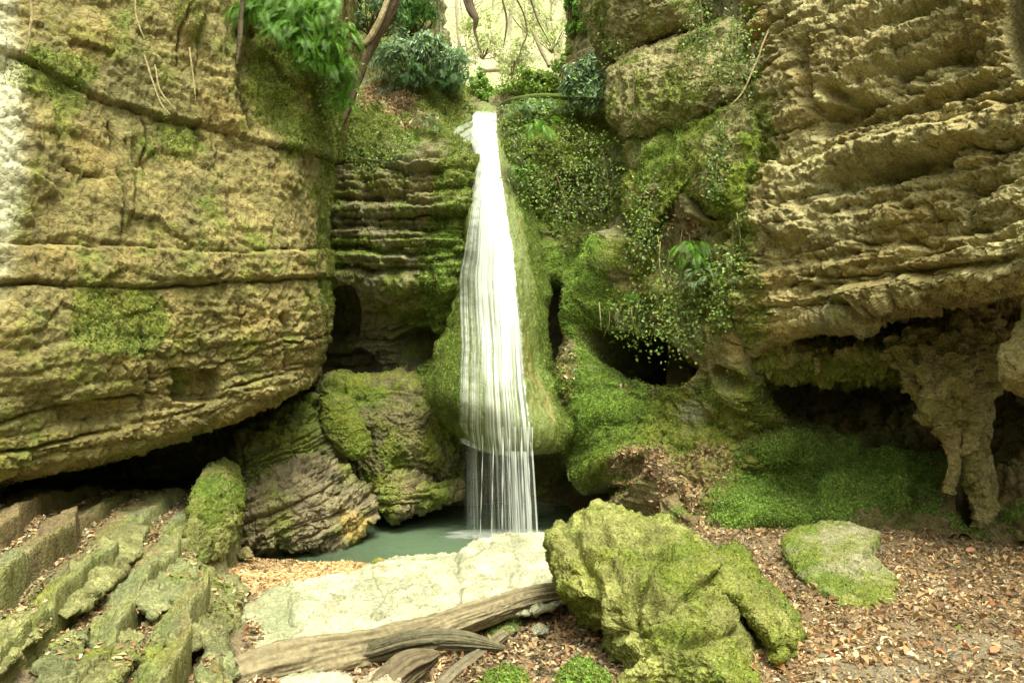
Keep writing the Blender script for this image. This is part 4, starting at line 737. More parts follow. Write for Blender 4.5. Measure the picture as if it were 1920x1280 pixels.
BEDX = [-300,-100,0,100,200,300,400,470]
BED = {1400:[2.9,2.95,3.0,3.0,3.05,3.1,3.15,3.2],1280:[3.3,3.4,3.48,3.54,3.6,3.65,3.7,3.85],1180:[3.7,3.9,4.0,4.12,4.2,4.32,4.45,4.75],1100:[4.1,4.35,4.5,4.65,4.8,4.95,5.3,6.0],1050:[4.4,4.65,4.8,5.0,5.2,5.45,5.9,7.0],
         1000:[4.7,5.0,5.2,5.4,5.65,6.0,6.6,7.9],960:[5.1,5.4,5.6,5.85,6.1,6.5,7.2,8.4],925:[5.8,6.2,6.4,6.6,6.9,7.3,8.0,9.0],890:[7.0,7.4,7.7,8.0,8.4,8.8,9.3,9.8]}
def bedY(x, y):
    ks = sorted(BED); return float(np.interp(y, ks, [np.interp(x, BEDX, BED[k]) for k in ks]))
# ---------------------------------------------------------------- lower-left slabs
def slabs():
    S = [([(130,1150),(95,1130),(150,1060),(200,1010),(245,992),(268,1000),(262,1035),(215,1085),(170,1130)], 5.0,'upper of the long yellow-green slabs climbing towards the mossy boulder'),
         ([(200,1000),(225,975),(262,955),(290,968),(282,990),(250,1000),(220,1012)], 5.9,'small mossy slab at the upper end of the slab steps'),
         ([(-30,1260),(-40,1190),(10,1150),(55,1140),(90,1155),(85,1180),(40,1220),(0,1262)], 4.1,'yellow-green slab cut by the left edge of the picture'),
         ([(140,1290),(150,1245),(190,1200),(235,1185),(270,1192),(268,1215),(240,1255),(200,1300)], 3.9,'yellow-green slab at the bottom below the leaf-filled gap'),
         ([(255,1120),(290,1070),(330,1050),(372,1062),(365,1090),(330,1130),(290,1150)], 4.9,'sage green slab beside the long yellow-green slab'),
         ([(60,1290),(70,1250),(110,1205),(165,1180),(150,1230),(120,1290)], 3.95,'grey slab wedged between two yellow-green slabs in the corner'),
         ([(372,1150),(378,1110),(400,1085),(440,1090),(460,1115),(455,1140),(430,1180),(405,1215),(385,1200)], 5.0,'rounded mossy slab left of the pale travertine slab'),
         ([(270,1230),(285,1190),(330,1160),(368,1175),(372,1210),(330,1240)], 4.4,'olive slab above the butt of the driftwood log'),
         ([(230,1300),(250,1262),(300,1240),(335,1262),(320,1300)], 3.8,'grey-green slab at the bottom left of the log'),
         ([(285,1010),(300,975),(345,960),(380,985),(378,1020),(350,1050),(310,1045)], 5.6,'tan leaf-strewn slab leading up to the mossy boulder'),
         ([(290,950),(300,915),(345,893),(380,905),(382,945),(350,962)], 6.4,'tan slab right under the overhang beside the mossy boulder'),
         ([(20,1130),(40,1085),(90,1045),(130,1030),(120,1065),(70,1110)], 4.8,'brown slab in the shade above the left edge slab'),
         ([(370,1290),(375,1240),(400,1215),(430,1225),(440,1260),(420,1300)], 4.0,'small sage slab where the log meets the pale slab')]
    cols = [np.array([0.40,0.38,0.17]), np.array([0.30,0.33,0.12]), np.array([0.40,0.38,0.17]), np.array([0.40,0.38,0.17]), C_SAGE*1.2, C_SAGE*1.0, np.array([0.33,0.31,0.16]), np.array([0.33,0.31,0.15]), C_SAGE*1.3, np.array([0.40,0.32,0.17]), np.array([0.38,0.30,0.13]), np.array([0.26,0.19,0.11]), C_SAGE*1.2]
    for n_, ((o_, Y, lab), cb) in enumerate(zip(S, cols)):
        cb = (cb*0.45+np.array([0.31,0.31,0.14])*0.55)*0.9
        if n_ in (1, 8, 9, 10, 11): continue
        a_ = np.array(o_, float); cx, cy = a_.mean(0); a_ = (a_-[cx, cy])*[1.12, 1.16]+[cx, cy]; o_ = [tuple(p) for p in a_]
        d = [(cx+u, cy+v, bedY(cx+u, cy+v)-0.16) for u, v in ((-60, 0), (60, 0), (0, 60), (0, -60))]
        def fnn(q, px, py):
            return 0.025*fbm(q, 2.5, 4)+facets(q, 4, 0.16)[0]+facets(q, 13, 0.22)[0]+0.012*fbm(q, 12, 3, ridge=True)
        boulder('stone_slab', lab, o_, d, 0.10, M_MOSSY, mossyf(cb, 0.30, C_MOSSY*1.1, C_MOSS*1.2, 3), fnn, 'slabs', cat='slab', group='slabs stepping up the left bank', n_th=150, n_r=44, pw=3.0)
slabs()
def bedrock():
    pxs = BEDX
    T = BED
    P = sheet([[(x, py, y) for x, y in zip(pxs, T[py])] for py in sorted(T)], 420, 400); Q = P.reshape(-1, 3)
    w1 = fbm(Q, 1.1, 3, off=4); h = (Q[:, 0]+0.24*Q[:, 1]+0.12*w1+0.05*fbm(Q, 3, 3, off=19))/0.36; i = np.floor(h); f = h-i
    y2 = (Q[:, 1]+0.35*fbm(Q, 0.9, 3, off=14))/(2.2+0.8*hsh(i, 3))+hsh(i, 8)*7; j = np.floor(y2); fy = y2-j
    r = hsh(i, j, 5); edge = np.minimum(np.minimum(f*1.6, 1-f)*0.36, 0.02+np.minimum(fy, 1-fy)*1.8)
    am = 0.5+0.9*hsh(i, j, 21); dz = 0.22*am*f**1.3*sst(1.0, 0.84, f)+0.04*(r-0.5)+0.03*(fy-0.5)*2+0.07*fbm(Q, 1.6, 4, off=61)-0.02
    dz -= 0.06*np.exp(-(edge/0.03)**2); dz += facets(np.stack([h*0.33, Q[:, 1]*0.4, Q[:, 2]], 1), 4.0, 0.2)[0]+facets(Q, 12, 0.32)[0]+0.04*fbm(Q, 5, 4, 0.65, ridge=True)
    dz *= np.interp(proj(Q)[1], [900, 990, 1120], [0.35, 0.7, 1.0])
    px, py = proj(Q); fade = sst(475, 400, px+70*fbm(Q, 1.4, 4, 0.6, off=29))*sst(880, 925, py); Q = Q+np.array([0.15, 0, 1.0])*((dz-0.03)*fade-0.2*(1-fade))[:, None]
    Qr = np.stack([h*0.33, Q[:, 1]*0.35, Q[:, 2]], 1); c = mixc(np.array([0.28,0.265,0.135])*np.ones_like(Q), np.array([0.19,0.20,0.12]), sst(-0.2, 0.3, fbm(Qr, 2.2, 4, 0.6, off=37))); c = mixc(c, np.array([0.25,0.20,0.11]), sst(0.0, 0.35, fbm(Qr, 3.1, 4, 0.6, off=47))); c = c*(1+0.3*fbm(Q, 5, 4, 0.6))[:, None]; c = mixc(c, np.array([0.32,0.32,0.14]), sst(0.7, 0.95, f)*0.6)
    m = mossmask(Q, 0.38+0.1*(edge > 0.06), 3, soft=0.7); c = mixc(c, vary(Q, C_MOSSY, C_MOSS, 3), m*0.75); sh = blob(px, py, [(60,980,160,60),(100,1060,70,40,0.8)]); c = mixc(c, np.array([0.20,0.14,0.08]), sh*0.8)  # brown patches paint the shade beneath the overhang
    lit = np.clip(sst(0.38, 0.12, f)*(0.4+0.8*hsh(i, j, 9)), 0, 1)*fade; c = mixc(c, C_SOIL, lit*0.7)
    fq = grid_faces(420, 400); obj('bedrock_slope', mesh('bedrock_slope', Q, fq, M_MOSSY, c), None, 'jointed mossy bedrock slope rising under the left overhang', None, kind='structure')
    keep('bedrock', Q, fq, m*fade*0.6); keep('bedlit', Q, fq, lit)
bedrock()
# ---------------------------------------------------------------- logs and branches
def wood(name, label, pts, rad, cat='log', c1=np.array([0.25,0.205,0.125]), c2=np.array([0.085,0.066,0.036]), nseg=260, nring=90, groove=0.05, parent=None, seed=0, squash=1.0):
    path = [W(*p) for p in pts]; V, N = tube(path, rad, nseg, nring, squash); q = V.reshape(-1, 3); r = np.repeat(crom(np.array(rad, float)[:, None], nseg)[:, 0], nring)
    ang = np.tile(np.linspace(0, 2*np.pi, nring+1)[:-1], nseg); s = np.repeat(np.arange(nseg)/nseg, nring)
    L = np.linalg.norm(np.diff(np.array(path), axis=0), axis=1).sum()
    g = np.stack([np.cos(ang)*1.4+s*L*0.3, np.sin(ang)*1.4, s*L*0.6+seed], 1); g = g+0.25*fbm(np.stack([ang*0, s*L*2.2, ang*0+seed], 1), 1.0, 2)[:, None]; gr = fbm(g, 1.6, 4, 0.62); g2 = fbm(np.stack([np.cos(ang)*6, np.sin(ang)*6, s*L*0.8+seed], 1), 1.3, 3, 0.6, ridge=True)
    d = r*(0.42*gr+groove*4*0.5*g2)-0.10*r*np.exp(-(fbm(g, 2.2, 2, off=3)/0.05)**2); q = q+N.reshape(-1, 3)*d[:, None]
    q = np.concatenate([q, [V[0].mean(0), V[-1].mean(0)]]); n = nseg*nring
    c = mixc(c1, c2, sst(-0.1, 0.55, -gr*0.8-0.3*g2+0.1)); c = np.concatenate([c, [c2, c2]])
    f = grid_faces(nseg, nring, True); i = np.arange(nring); j = (i+1) % nring
    f = np.concatenate([f, np.stack([np.full(nring, n), j, i, i], 1)[:, :4], np.stack([np.full(nring, n+1), (nseg-1)*nring+i, (nseg-1)*nring+j, (nseg-1)*nring+j], 1)])
    quads = f[:grid_faces(nseg, nring, True).shape[0]]
    me = mesh(name, q if parent is None else local(q, parent), quads, M_WOOD, c)
    return obj(name, me, parent, label, cat)
wood('driftwood_log', 'thick weathered driftwood log lying across the foot of the pale slab', [(330,1330,3.7),(420,1290,3.85),(500,1258,4.0),(590,1236,4.15),(700,1214,4.3),(800,1184,4.5),(900,1150,4.7),(990,1122,4.95),(1075,1108,5.2)], [0.085,0.11,0.125,0.12,0.108,0.09,0.075,0.065,0.06], nseg=420, nring=110)
wood('fallen_branch', 'smooth grey branch stub pushed under the driftwood log', [(600,1250,4.3),(700,1222,4.2),(760,1204,4.15),(820,1198,4.15),(880,1202,4.2),(945,1214,4.25)], [0.02,0.05,0.055,0.052,0.045,0.015], c1=np.array([0.13,0.115,0.07]), c2=np.array([0.05,0.04,0.025]), seed=5)
wood('fallen_branch', 'short brown log end poking out at the bottom edge of the picture', [(690,1330,3.6),(730,1285,3.7),(770,1250,3.8),(815,1228,3.95)], [0.08,0.08,0.07,0.03], c1=np.array([0.15,0.115,0.07]), c2=np.array([0.06,0.045,0.03]), seed=9)
wood('fallen_branch', 'dark thin branch slanting down beside the small mossy stones', [(790,1330,3.7),(850,1265,3.9),(900,1225,4.2),(945,1190,4.5)], [0.045,0.04,0.035,0.03], c1=np.array([0.18,0.15,0.10]), c2=np.array([0.08,0.07,0.04]), seed=14)
wood('dead_branch', 'dark dead branch with orange broken end hanging over the left ledge', [(770,-80,9.4),(735,10,9.3),(700,75,9.2),(685,110,9.15),(668,160,9.1),(650,210,9.05),(632,245,9.0)], [0.09,0.075,0.07,0.06,0.045,0.045,0.035], 'branch', c1=np.array([0.10,0.065,0.035]), c2=np.array([0.035,0.025,0.015]), nseg=160, nring=30)
wood('dead_branch', 'pale side limb joining the dark hanging branch from above', [(745,-60,9.2),(720,20,9.1),(700,62,9.1),(684,84,9.1)], [0.03,0.03,0.035,0.03], 'branch', c1=np.array([0.42,0.34,0.2]), nseg=80, nring=20)
wood('dead_branch', 'short dark twig crossing behind the hanging branch', [(640,62,9.2),(660,80,9.15),(690,86,9.1)], [0.015,0.02,0.025], 'branch', c1=np.array([0.14,0.1,0.05]), nseg=60, nring=14)
wood('dead_branch', 'black crooked branch tip hanging into the bright gap at the top', [(868,-60,9.6),(880,10,9.5),(892,35,9.4),(890,60,9.4),(896,80,9.4)], [0.07,0.055,0.035,0.015,0.006], 'branch', c1=np.array([0.10,0.07,0.045]), c2=np.array([0.04,0.03,0.02]), nseg=100, nring=20)
for k, (lab, pts, r) in enumerate([('thin twig hanging left of the black crooked branch tip', [(815,-40),(822,20),(824,60)], 0.012),
    ('fine curved twig hanging just right of the black crooked tip', [(925,-60),(942,0),(950,40),(944,90)], 0.012),
    ('long fine twig curving down the middle of the bright gap', [(930,-60),(975,10),(988,60),(978,90),(968,130)], 0.010),
    ('fine drooping twig at the top right of the bright gap', [(985,-40),(1005,30),(1030,80)], 0.010),
    ('dark rootlet running down the cliff left of the fern curtain', [(458,-20),(452,30),(450,70),(444,120)], 0.022)]):
    wood('twig', lab, [(x, y, 9.4 if k < 4 else 6.75) for x, y in pts], [r]*(len(pts)-1)+[r*0.4], 'twig', c1=np.array([0.13,0.10,0.06]), c2=np.array([0.06,0.05,0.03]), nseg=50, nring=8)
wood('fallen_log', 'slanting dead pole leaning on the bright slope above the fall', [(1000,60,20),(1015,95,19.5),(1030,125,19)], [0.05,0.05,0.04], 'trunk', c1=np.array([0.2,0.17,0.1]), nseg=40, nring=10)
wood('fallen_log', 'short horizontal log on the bright slope above the fall', [(905,133,18),(922,132,18),(938,131,18)], [0.05,0.05,0.05], 'trunk', c1=np.array([0.3,0.26,0.18]), nseg=40, nring=10)
wood('fallen_log', 'green mossy trunk arching over the bank right of the lip of the fall', [(940,196,10.9),(970,186,10.6),(1020,180,10.4),(1070,184,10.3),(1110,192,10.2)], [0.02,0.032,0.03,0.034,0.022], 'trunk', c1=C_MOSS*0.9, c2=C_SOIL*0.5, groove=0.15, nseg=80, nring=20)
wood('driftwood_stick', 'pale flat piece of wood lying on the leaves at bottom right', [(1512,1246,3.95),(1540,1241,3.97),(1572,1234,4.0)], [0.012,0.018,0.01], 'stick', c1=np.array([0.6,0.48,0.3]), c2=np.array([0.45,0.34,0.2]), nseg=40, nring=12)

# ================================================================ HILLSIDE beyond the gap
def hill():
    x = np.linspace(-40, 40, 240); y = np.linspace(0, 1, 200); X, T = np.meshgrid(x, y)
    Y = 14.5+T*45; Z = CZ+2.9+T*0+0.62*(Y-15.5)+0.0*X; Z = Z-1.0*sst(16.5, 14.5, Y); P = np.stack([X, Y, Z], -1).reshape(-1, 3)
    P[:, 2] += 0.9*fbm(P, 0.16, 4)*sst(14.5, 22, P[:, 1])+0.15*fbm(P, 1.2, 3); c = vary(P, np.array([0.47,0.42,0.29]), np.array([0.42,0.48,0.22]), 0.30, 2.6)
    f = grid_faces(200, 240); obj('hillside', mesh('hillside', P, f, M_GROUND, c), None, 'pale leaf-strewn hillside above the waterfall', None, kind='structure'); keep('hill', P, f, ((P[:, 1] < 40)*(np.abs(P[:, 0]) < 12)*1.0))
hill()
def unseen_gorge_sides():
    for nm, lab, sx in (('unseen_gorge_side', 'unseen rock side of the gorge added left of the camera to cut sky light', -1), ('unseen_gorge_side', 'unseen rock side of the gorge added right of the camera to cut sky light', 1)):  # unseen walls added beside the camera to cut frontal sky light
        y = np.linspace(-14, 5.2, 120); t = np.linspace(0, 1, 60); Y, T = np.meshgrid(y, t); Z = -0.6+T*9.5
        X = sx*(4.9+0.10*np.maximum(-Y, 0)+1.6*T**2.2+0.5*np.sin(Y*0.7)); P = np.stack([X, Y, Z], -1).reshape(-1, 3); P[:, 0] += sx*0.5*fbm(P, 0.6, 4); P[:, 0] -= sx*facets(P, 1.3, 0.5)[0]
        c = vary(P, C_LIME, C_LIME2, 1.5); c = mixc(c, C_MOSS*1.2, mossmask(P, np.full(len(P), 0.55), 1.5)); f = grid_faces(60, 120)
        obj(nm, mesh(nm, P, f, M_ROCK, c), None, lab, None, kind='structure')
    x = np.linspace(-14, 14, 80); y = np.linspace(-9, -24, 60); X, Y = np.meshgrid(x, y); Z = -0.6+0.55*(-9-Y)+0.05*X*X*0.6; P = np.stack([X, Y, Z], -1).reshape(-1, 3); P[:, 2] += 0.7*fbm(P, 0.4, 4)
    obj('unseen_wooded_slope', mesh('unseen_wooded_slope', P, grid_faces(60, 80), M_GROUND, vary(P, C_MOSS*1.1, C_SOIL, 0.7)), None, 'unseen dark green slope added behind the camera to cut sky light', None, kind='structure')  # unseen slope added behind the camera, keeps frontal light off the recesses
unseen_gorge_sides()
def bare_tree(x, Y, h, r, lean, seed, lab):
    R = random.Random(seed); z0 = CZ+2.7+0.62*(Y-15.5); root = empty('bare_tree', (x, Y, z0), lab, 'tree', 'bare saplings on the bright hillside')
    def pole(p0, p1, r0, r1, nm):
        p0, p1 = np.array(p0), np.array(p1); m = (p0+p1)/2+np.array([R.uniform(-.1, .1), R.uniform(-.1, .1), 0])*np.linalg.norm(p1-p0); V, N = tube([p0, m, p1], [r0, (r0+r1)/2, r1], 14, 7)
        q = V.reshape(-1, 3); return q, grid_faces(14, 7, True)
    top = np.array([lean*h, 0, h]); q, f = pole((0, 0, -0.3), top, r, r*0.3, 'trunk'); c1 = np.array([0.50,0.45,0.32]); obj('trunk', mesh('trunk', q, f, M_WOOD, vary(q, c1, c1*0.7, 3)), root)  # pale wood colour stands in for haze over the hillside
    Vs, Fs, n = [], [], 0
    for k in range(30):
        t = R.uniform(0.15, 0.98); b = top*t; a_ = R.uniform(0, 6.28); l = h*R.uniform(0.12, 0.3)*(1.2-t)*1.6; q, f = pole(b, b+np.array([math.cos(a_)*l, math.sin(a_)*l, l*R.uniform(0.5, 1.2)]), r*0.3, r*0.08, 'limb'); Vs.append(q); Fs.append(f+n); n += len(q)
    q = np.concatenate(Vs); obj('crown', mesh('crown', q, np.concatenate(Fs), M_WOOD, vary(q, c1, c1*0.7, 3)), root)
tl = [(1.2,24,7,.10,.02,'pale straight sapling trunk in the middle of the bright gap'),(0.2,21,6,.05,.08,'thin bare sapling left of the pale trunk'),(-0.5,26,7,.06,-.05,'slender bare sapling just above the lip of the fall'),(2.3,22,6,.05,-.12,'thin leaning sapling at the right side of the gap'),
      (-1.4,23,7,.08,.04,'greyish bare sapling behind the left bush'),(1.9,30,9,.10,.03,'distant bare tree at the right of the bright slope'),(0.7,33,9,.10,-.03,'distant bare tree at the top middle of the slope'),(-0.8,34,9,.09,.06,'distant bare tree at the top left of the slope'),(2.9,27,8,.08,.05,'bare tree half hidden by the right rock block'),
      (0.5,28,8,.05,.0,'very thin bare sapling between the two middle trunks'),(-0.2,30,8,.06,.1,'bare sapling leaning right on the slope'),(1.5,26,7,.04,-.06,'wispy bare sapling beside the pale trunk'),(2.1,36,9,.1,-.04,'faint far tree high on the right of the slope'),(-1.9,29,8,.07,.03,'faint bare tree at the far left of the gap')]
for i, (x, Y, h, r, le, lab) in enumerate(tl): bare_tree(x, Y, h, r*0.7, le, i, lab)

# ---------------------------------------------------------------- scattering
def tri_pick(V, Fq, wv, n, seed):
    g = np.random.default_rng(seed); a = V[Fq[:, 0]]; b = V[Fq[:, 1]]; c = V[Fq[:, 2]]; d = V[Fq[:, 3]]
    nn = np.cross(c-a, d-b); ar = np.linalg.norm(nn, axis=1); w_ = ar*np.clip(wv[Fq].mean(1), 0, 1); 
    if w_.sum() <= 0: return np.zeros((0, 3)), np.zeros((0, 3))
    i = g.choice(len(Fq), n, p=w_/w_.sum()); u = g.random((n, 1)); v = g.random((n, 1))
    P = (a[i]*(1-u)+b[i]*u)*(1-v)+(d[i]*(1-u)+c[i]*u)*v; N = nn[i]/(ar[i][:, None]+1e-9); toc = np.array([0, 0, CZ])-P; N = np.where((N*toc).sum(1, keepdims=True) < 0, -N, N)
    return P, N
def tonemod(P): return (1+0.55*fbm(P, 2.2, 4, 0.6, off=71)+0.35*fbm(P, 8, 3, off=91))[:, None]
def leaves(P, N, size, asp, cols, seed, tilt=0.5, droop=0.0, lift=0.01, fold=0.25, flat=False):
    """one small folded leaf (6 vertices, 4 faces as 2 quads) at every point"""
    g = np.random.default_rng(seed); n = len(P); up = N+g.normal(size=(n, 3))*tilt; up /= np.linalg.norm(up, axis=1, keepdims=True)
    d = g.normal(size=(n, 3))+np.array([0, 0, -droop]); d -= up*(d*up).sum(1, keepdims=True); d /= np.linalg.norm(d, axis=1, keepdims=True)+1e-9; s = np.cross(d, up)
    L = (size*(0.55+0.9*g.random(n)))[:, None]; Wd = L*asp*(0.8+0.4*g.random(n))[:, None]; b = P+N*lift*(0.3+g.random(n))[:, None]
    v0 = b-d*L*0.5; v3 = b+d*L*0.5; v1 = b-d*L*0.1+s*Wd*0.5+up*Wd*fold; v2 = b-d*L*0.1-s*Wd*0.5+up*Wd*fold; m = b+up*0.0
    V = np.stack([v0, v1, v3, v2], 1).reshape(-1, 3); k = np.arange(n)*4
    Fq = np.concatenate([np.stack([k, k+1, k+2], 1), np.stack([k, k+2, k+3], 1)])
    return V, Fq, np.repeat(cols, 4, 0)
def pal(n, cs, ws, seed, jit=0.25):
    g = np.random.default_rng(seed); c = np.array(cs)[g.choice(len(cs), n, p=np.array(ws)/sum(ws))]; return c*(1+jit*g.normal(size=(n, 1)))
def scatter(keyname, n, size, asp, cs, ws, seed, name, label, mat, **k):
    parts = SURF.get(keyname, []); tot = [((np.linalg.norm(np.cross(V[f[:, 2]]-V[f[:, 0]], V[f[:, 3]]-V[f[:, 1]]), axis=1))*np.clip(cv[f].mean(1), 0, 1)).sum() for V, f, cv in parts]
    Vs, Fs, Cs, o = [], [], [], 0
    for (V, f, cv), t in zip(parts, tot):
        m = int(n*t/sum(tot)); 
        if m < 3: continue
        P, N = tri_pick(V, f, cv, m, seed+len(Vs))
        if k.get('flat'): N = N*0.3+np.array([0, 0, 1.0]); N /= np.linalg.norm(N, axis=1, keepdims=True)
        v, q, c = leaves(P, N, size, asp, pal(m, cs, ws, seed+3)*tonemod(P), seed+5, **k); Vs.append(v); Fs.append(q+o); Cs.append(c); o += len(v)
    if Vs: return obj(name, mesh(name, np.concatenate(Vs), np.concatenate(Fs), mat, np.concatenate(Cs), False), None, label, name.replace('_', ' '), kind='stuff')
DRY = [(0.36,0.225,0.11),(0.52,0.36,0.20),(0.22,0.125,0.06),(0.64,0.50,0.34),(0.27,0.22,0.14),(0.38,0.15,0.07),(0.10,0.065,0.035),(0.22,0.20,0.13)]; DW = [3,2.4,3,1,2,0.4,2,1.5]
scatter('ground_right', 46000, 0.030, 0.5, DRY, DW, 1, 'leaf_litter', 'brown fallen leaves covering the bank on the right', M_DRY, tilt=0.55, flat=True, lift=0.015)
scatter('ground_right', 2600, 0.05, 0.55, [(0.40,0.26,0.13),(0.50,0.36,0.21),(0.32,0.19,0.09),(0.54,0.44,0.30),(0.50,0.20,0.10)], [3,2,2,1,.5], 31, 'curled_leaves', 'larger curled leaves lying on the litter on the right', M_DRY, tilt=0.6, flat=True, lift=0.03, fold=0.6)
scatter('ground_right', 2200, 0.085, 0.07, [(0.30,0.22,0.12),(0.16,0.11,0.06),(0.5,0.42,0.28)], [2,2,1], 32, 'twig_debris', 'small twigs strewn over the leaf litter', M_DRY, tilt=0.3, flat=True, lift=0.03)
scatter('bedlit', 11000, 0.036, 0.5, DRY, DW, 2, 'leaf_litter', 'brown fallen leaves between the slabs on the left', M_DRY, tilt=0.5, flat=True)
scatter('ground_mid', 9000, 0.042, 0.5, DRY, DW, 3, 'leaf_litter', 'fallen leaves around and under the driftwood', M_DRY, tilt=0.6, flat=True)
scatter('beach', 7000, 0.05, 0.6, [(0.60,0.42,0.22),(0.48,0.30,0.14),(0.66,0.52,0.32)], [2,2,1], 4, 'leaf_litter', 'orange leaves heaped on the shore of the pool', M_DRY, tilt=0.6, flat=True)
scatter('mwall_litter', 3500, 0.05, 0.5, DRY, DW, 5, 'leaf_litter', 'dead leaves caught on the mossy wall', M_DRY, tilt=0.7)
scatter('backlitter', 1800, 0.06, 0.5, [(0.6,0.42,0.28),(0.5,0.34,0.2)], [1,1], 6, 'leaf_litter', 'dry leaves on the ledge left of the fall', M_DRY, tilt=0.7)
scatter('slabs', 1100, 0.035, 0.5, DRY, DW, 7, 'leaf_litter', 'dead leaves lying on the left slabs', M_DRY, tilt=0.4, flat=True)
scatter('hill', 26000, 0.09, 0.5, [(0.52,0.45,0.32),(0.40,0.36,0.23),(0.38,0.48,0.18)], [2,2,2], 8, 'leaf_litter', 'pale dry leaves on the far hillside', M_DRY, tilt=0.6)
MG = [tuple(C_MOSS*1.25), tuple(C_MOSSB*1.1), tuple(C_MOSSY*1.2), tuple(C_MOSS*0.7), (0.30,0.28,0.08), (0.2,0.15,0.07)]
def mgw(w): return w+[0.8, 0.5]
scatter('left', 30000, 0.022, 0.45, MG, mgw([2,1,3,1]), 11, 'moss', 'olive moss tufts on the left cliff', M_MOSS, tilt=0.9, lift=0.012)
scatter('back', 60000, 0.026, 0.45, MG, mgw([2,2,2,1]), 12, 'moss', 'moss tufts on the layered wall', M_MOSS, tilt=0.9, lift=0.02, droop=0.8)
scatter('apron', 60000, 0.019, 0.4, MG, mgw([1,3,2,1]), 13, 'moss', 'bright moss on the edges of the apron', M_MOSS, tilt=0.8, lift=0.02, droop=1.2)
scatter('mwall', 110000, 0.022, 0.45, MG, mgw([2,1.5,2.2,1]), 14, 'moss', 'moss tufts over the wall right of the fall', M_MOSS, tilt=0.9, lift=0.025, droop=0.8)
scatter('mwall_bright', 70000, 0.019, 0.4, [(0.15,0.24,0.03),(0.22,0.36,0.07),(0.24,0.30,0.06),(0.09,0.14,0.02)], [1,3,1,0.5], 15, 'moss', 'bright moss on the pillar and mound', M_MOSS, tilt=0.9, lift=0.03, droop=0.8)
scatter('bank', 120000, 0.019, 0.45, [(0.17,0.25,0.04),(0.24,0.38,0.08),(0.30,0.38,0.09),(0.10,0.14,0.03)], [1.5,4,1.2,1], 16, 'moss', 'bright moss on the bank below the cave', M_MOSS, tilt=0.9, lift=0.03)
scatter('boulder', 42000, 0.016, 0.45, MG, mgw([2,1,3,1]), 17, 'moss', 'moss on the boulders', M_MOSS, tilt=0.9, lift=0.008)
scatter('greenrock', 5000, 0.02, 0.5, MG, mgw([1,4,1,0.5]), 18, 'moss', 'vivid moss on the small bottom stones', M_MOSS, tilt=0.9, lift=0.012)
scatter('blocks', 24000, 0.035, 0.4, MG, mgw([2,1,2,1]), 19, 'moss', 'moss on the high right blocks', M_MOSS, tilt=0.9, lift=0.025, droop=1.0)
scatter('rcliff', 9000, 0.03, 0.4, MG, mgw([1,1,3,1]), 20, 'moss', 'yellow moss on the inner end of the right cliff', M_MOSS, tilt=0.9, lift=0.02)
scatter('curtain', 7000, 0.022, 0.4, MG, mgw([2,1,2,1]), 21, 'moss', 'moss on the hanging tufa', M_MOSS, tilt=0.9, lift=0.02, droop=1)

# ================================================================ PLANTS
def frond_mesh(seed, L=0.5, cs=None, droopy=0.7, w=0.16):
    R = np.random.default_rng(seed); n = 34; w *= 0.8; t = np.linspace(0, 1, n); x = L*t*(1-0.25*t*droopy); z = L*(0.35*t-droopy*0.9*t*t); y = 0.06*L*np.sin(t*3+seed)
    P = np.stack([x, y, z], 1); Vs, Fs, Cs = [], [], []; k = 0
    for i in range(2, n):
        T = P[i]-P[i-1]; T /= np.linalg.norm(T); l = w*L*math.sin(min(1, (t[i]*1.15))*2.7)**0.8+0.01*L if math.sin(min(1, t[i]*1.15)*2.7) > 0 else 0.012*L
        for s in (-1, 1):
            S = np.array([T[0]*0.35, s, T[2]*0.35-0.25]); S /= np.linalg.norm(S); tip = P[i]+S*l*2; m1 = P[i]+S*l+T*l*0.13; m2 = P[i]+S*l-T*l*0.10
            Vs += [P[i], m1, tip, m2]; Fs.append([k, k+1, k+2, k+3]); k += 4; c = np.array(cs)*(0.8+0.5*R.random()); Cs += [c]*4
    for i in range(n-1):
        Vs += [P[i]+[0, -.004, 0], P[i]+[0, .004, 0], P[i+1]+[0, .003, 0], P[i+1]+[0, -.003, 0]]; Fs.append([k, k+1, k+2, k+3]); k += 4; Cs += [np.array(cs)*0.6]*4
    return mesh('frond', np.array(Vs), np.array(Fs), M_LEAF, np.array(Cs), False)
FR = {'bright': [frond_mesh(s, 0.42, (0.13,0.29,0.025), 1.15, 0.15) for s in range(3)], 'pale': [frond_mesh(s+5, 0.36, (0.19,0.29,0.13), 0.8, 0.13) for s in range(3)], 'dark': [frond_mesh(s+9, 0.4, (0.06,0.14,0.04), 0.9, 0.15) for s in range(3)]}
def fern(px, py, Y, n, size, kind, lab, face=-90, spread=80, pitch=0.0, group='ferns on the rocks'):
    p = W(px, py, Y); root = empty('fern', tuple(p), lab, 'fern', group); R = random.Random(int(px*7+py))
    for k in range(n):
        o = bpy.data.objects.new('frond', R.choice(FR[kind])); COL.objects.link(o); o.parent = root; s = size*R.uniform(0.6, 1.15); o.scale = (s, s*1.1, s)
        o.rotation_euler = (R.uniform(-0.5, 0.5), pitch+R.uniform(-0.5, 0.35), math.radians(face+R.uniform(-spread, spread))); o.location = (R.uniform(-.22, .22)*size, R.uniform(-.05, .05), R.uniform(-.16, .16)*size)
ft = [(470,10,6.9,.9),(505,-5,6.95,1.1),(540,20,7.0,1.0),(520,50,6.95,.9),(575,35,7.1,1.0),(560,75,7.05,.9),(600,70,7.2,1.0),(610,115,7.3,.9),(635,110,7.4,.9),(645,150,7.5,.8),(600,10,7.2,1.1),(630,60,7.4,1.0),(640,185,7.5,.7),(575,110,7.1,.7)]
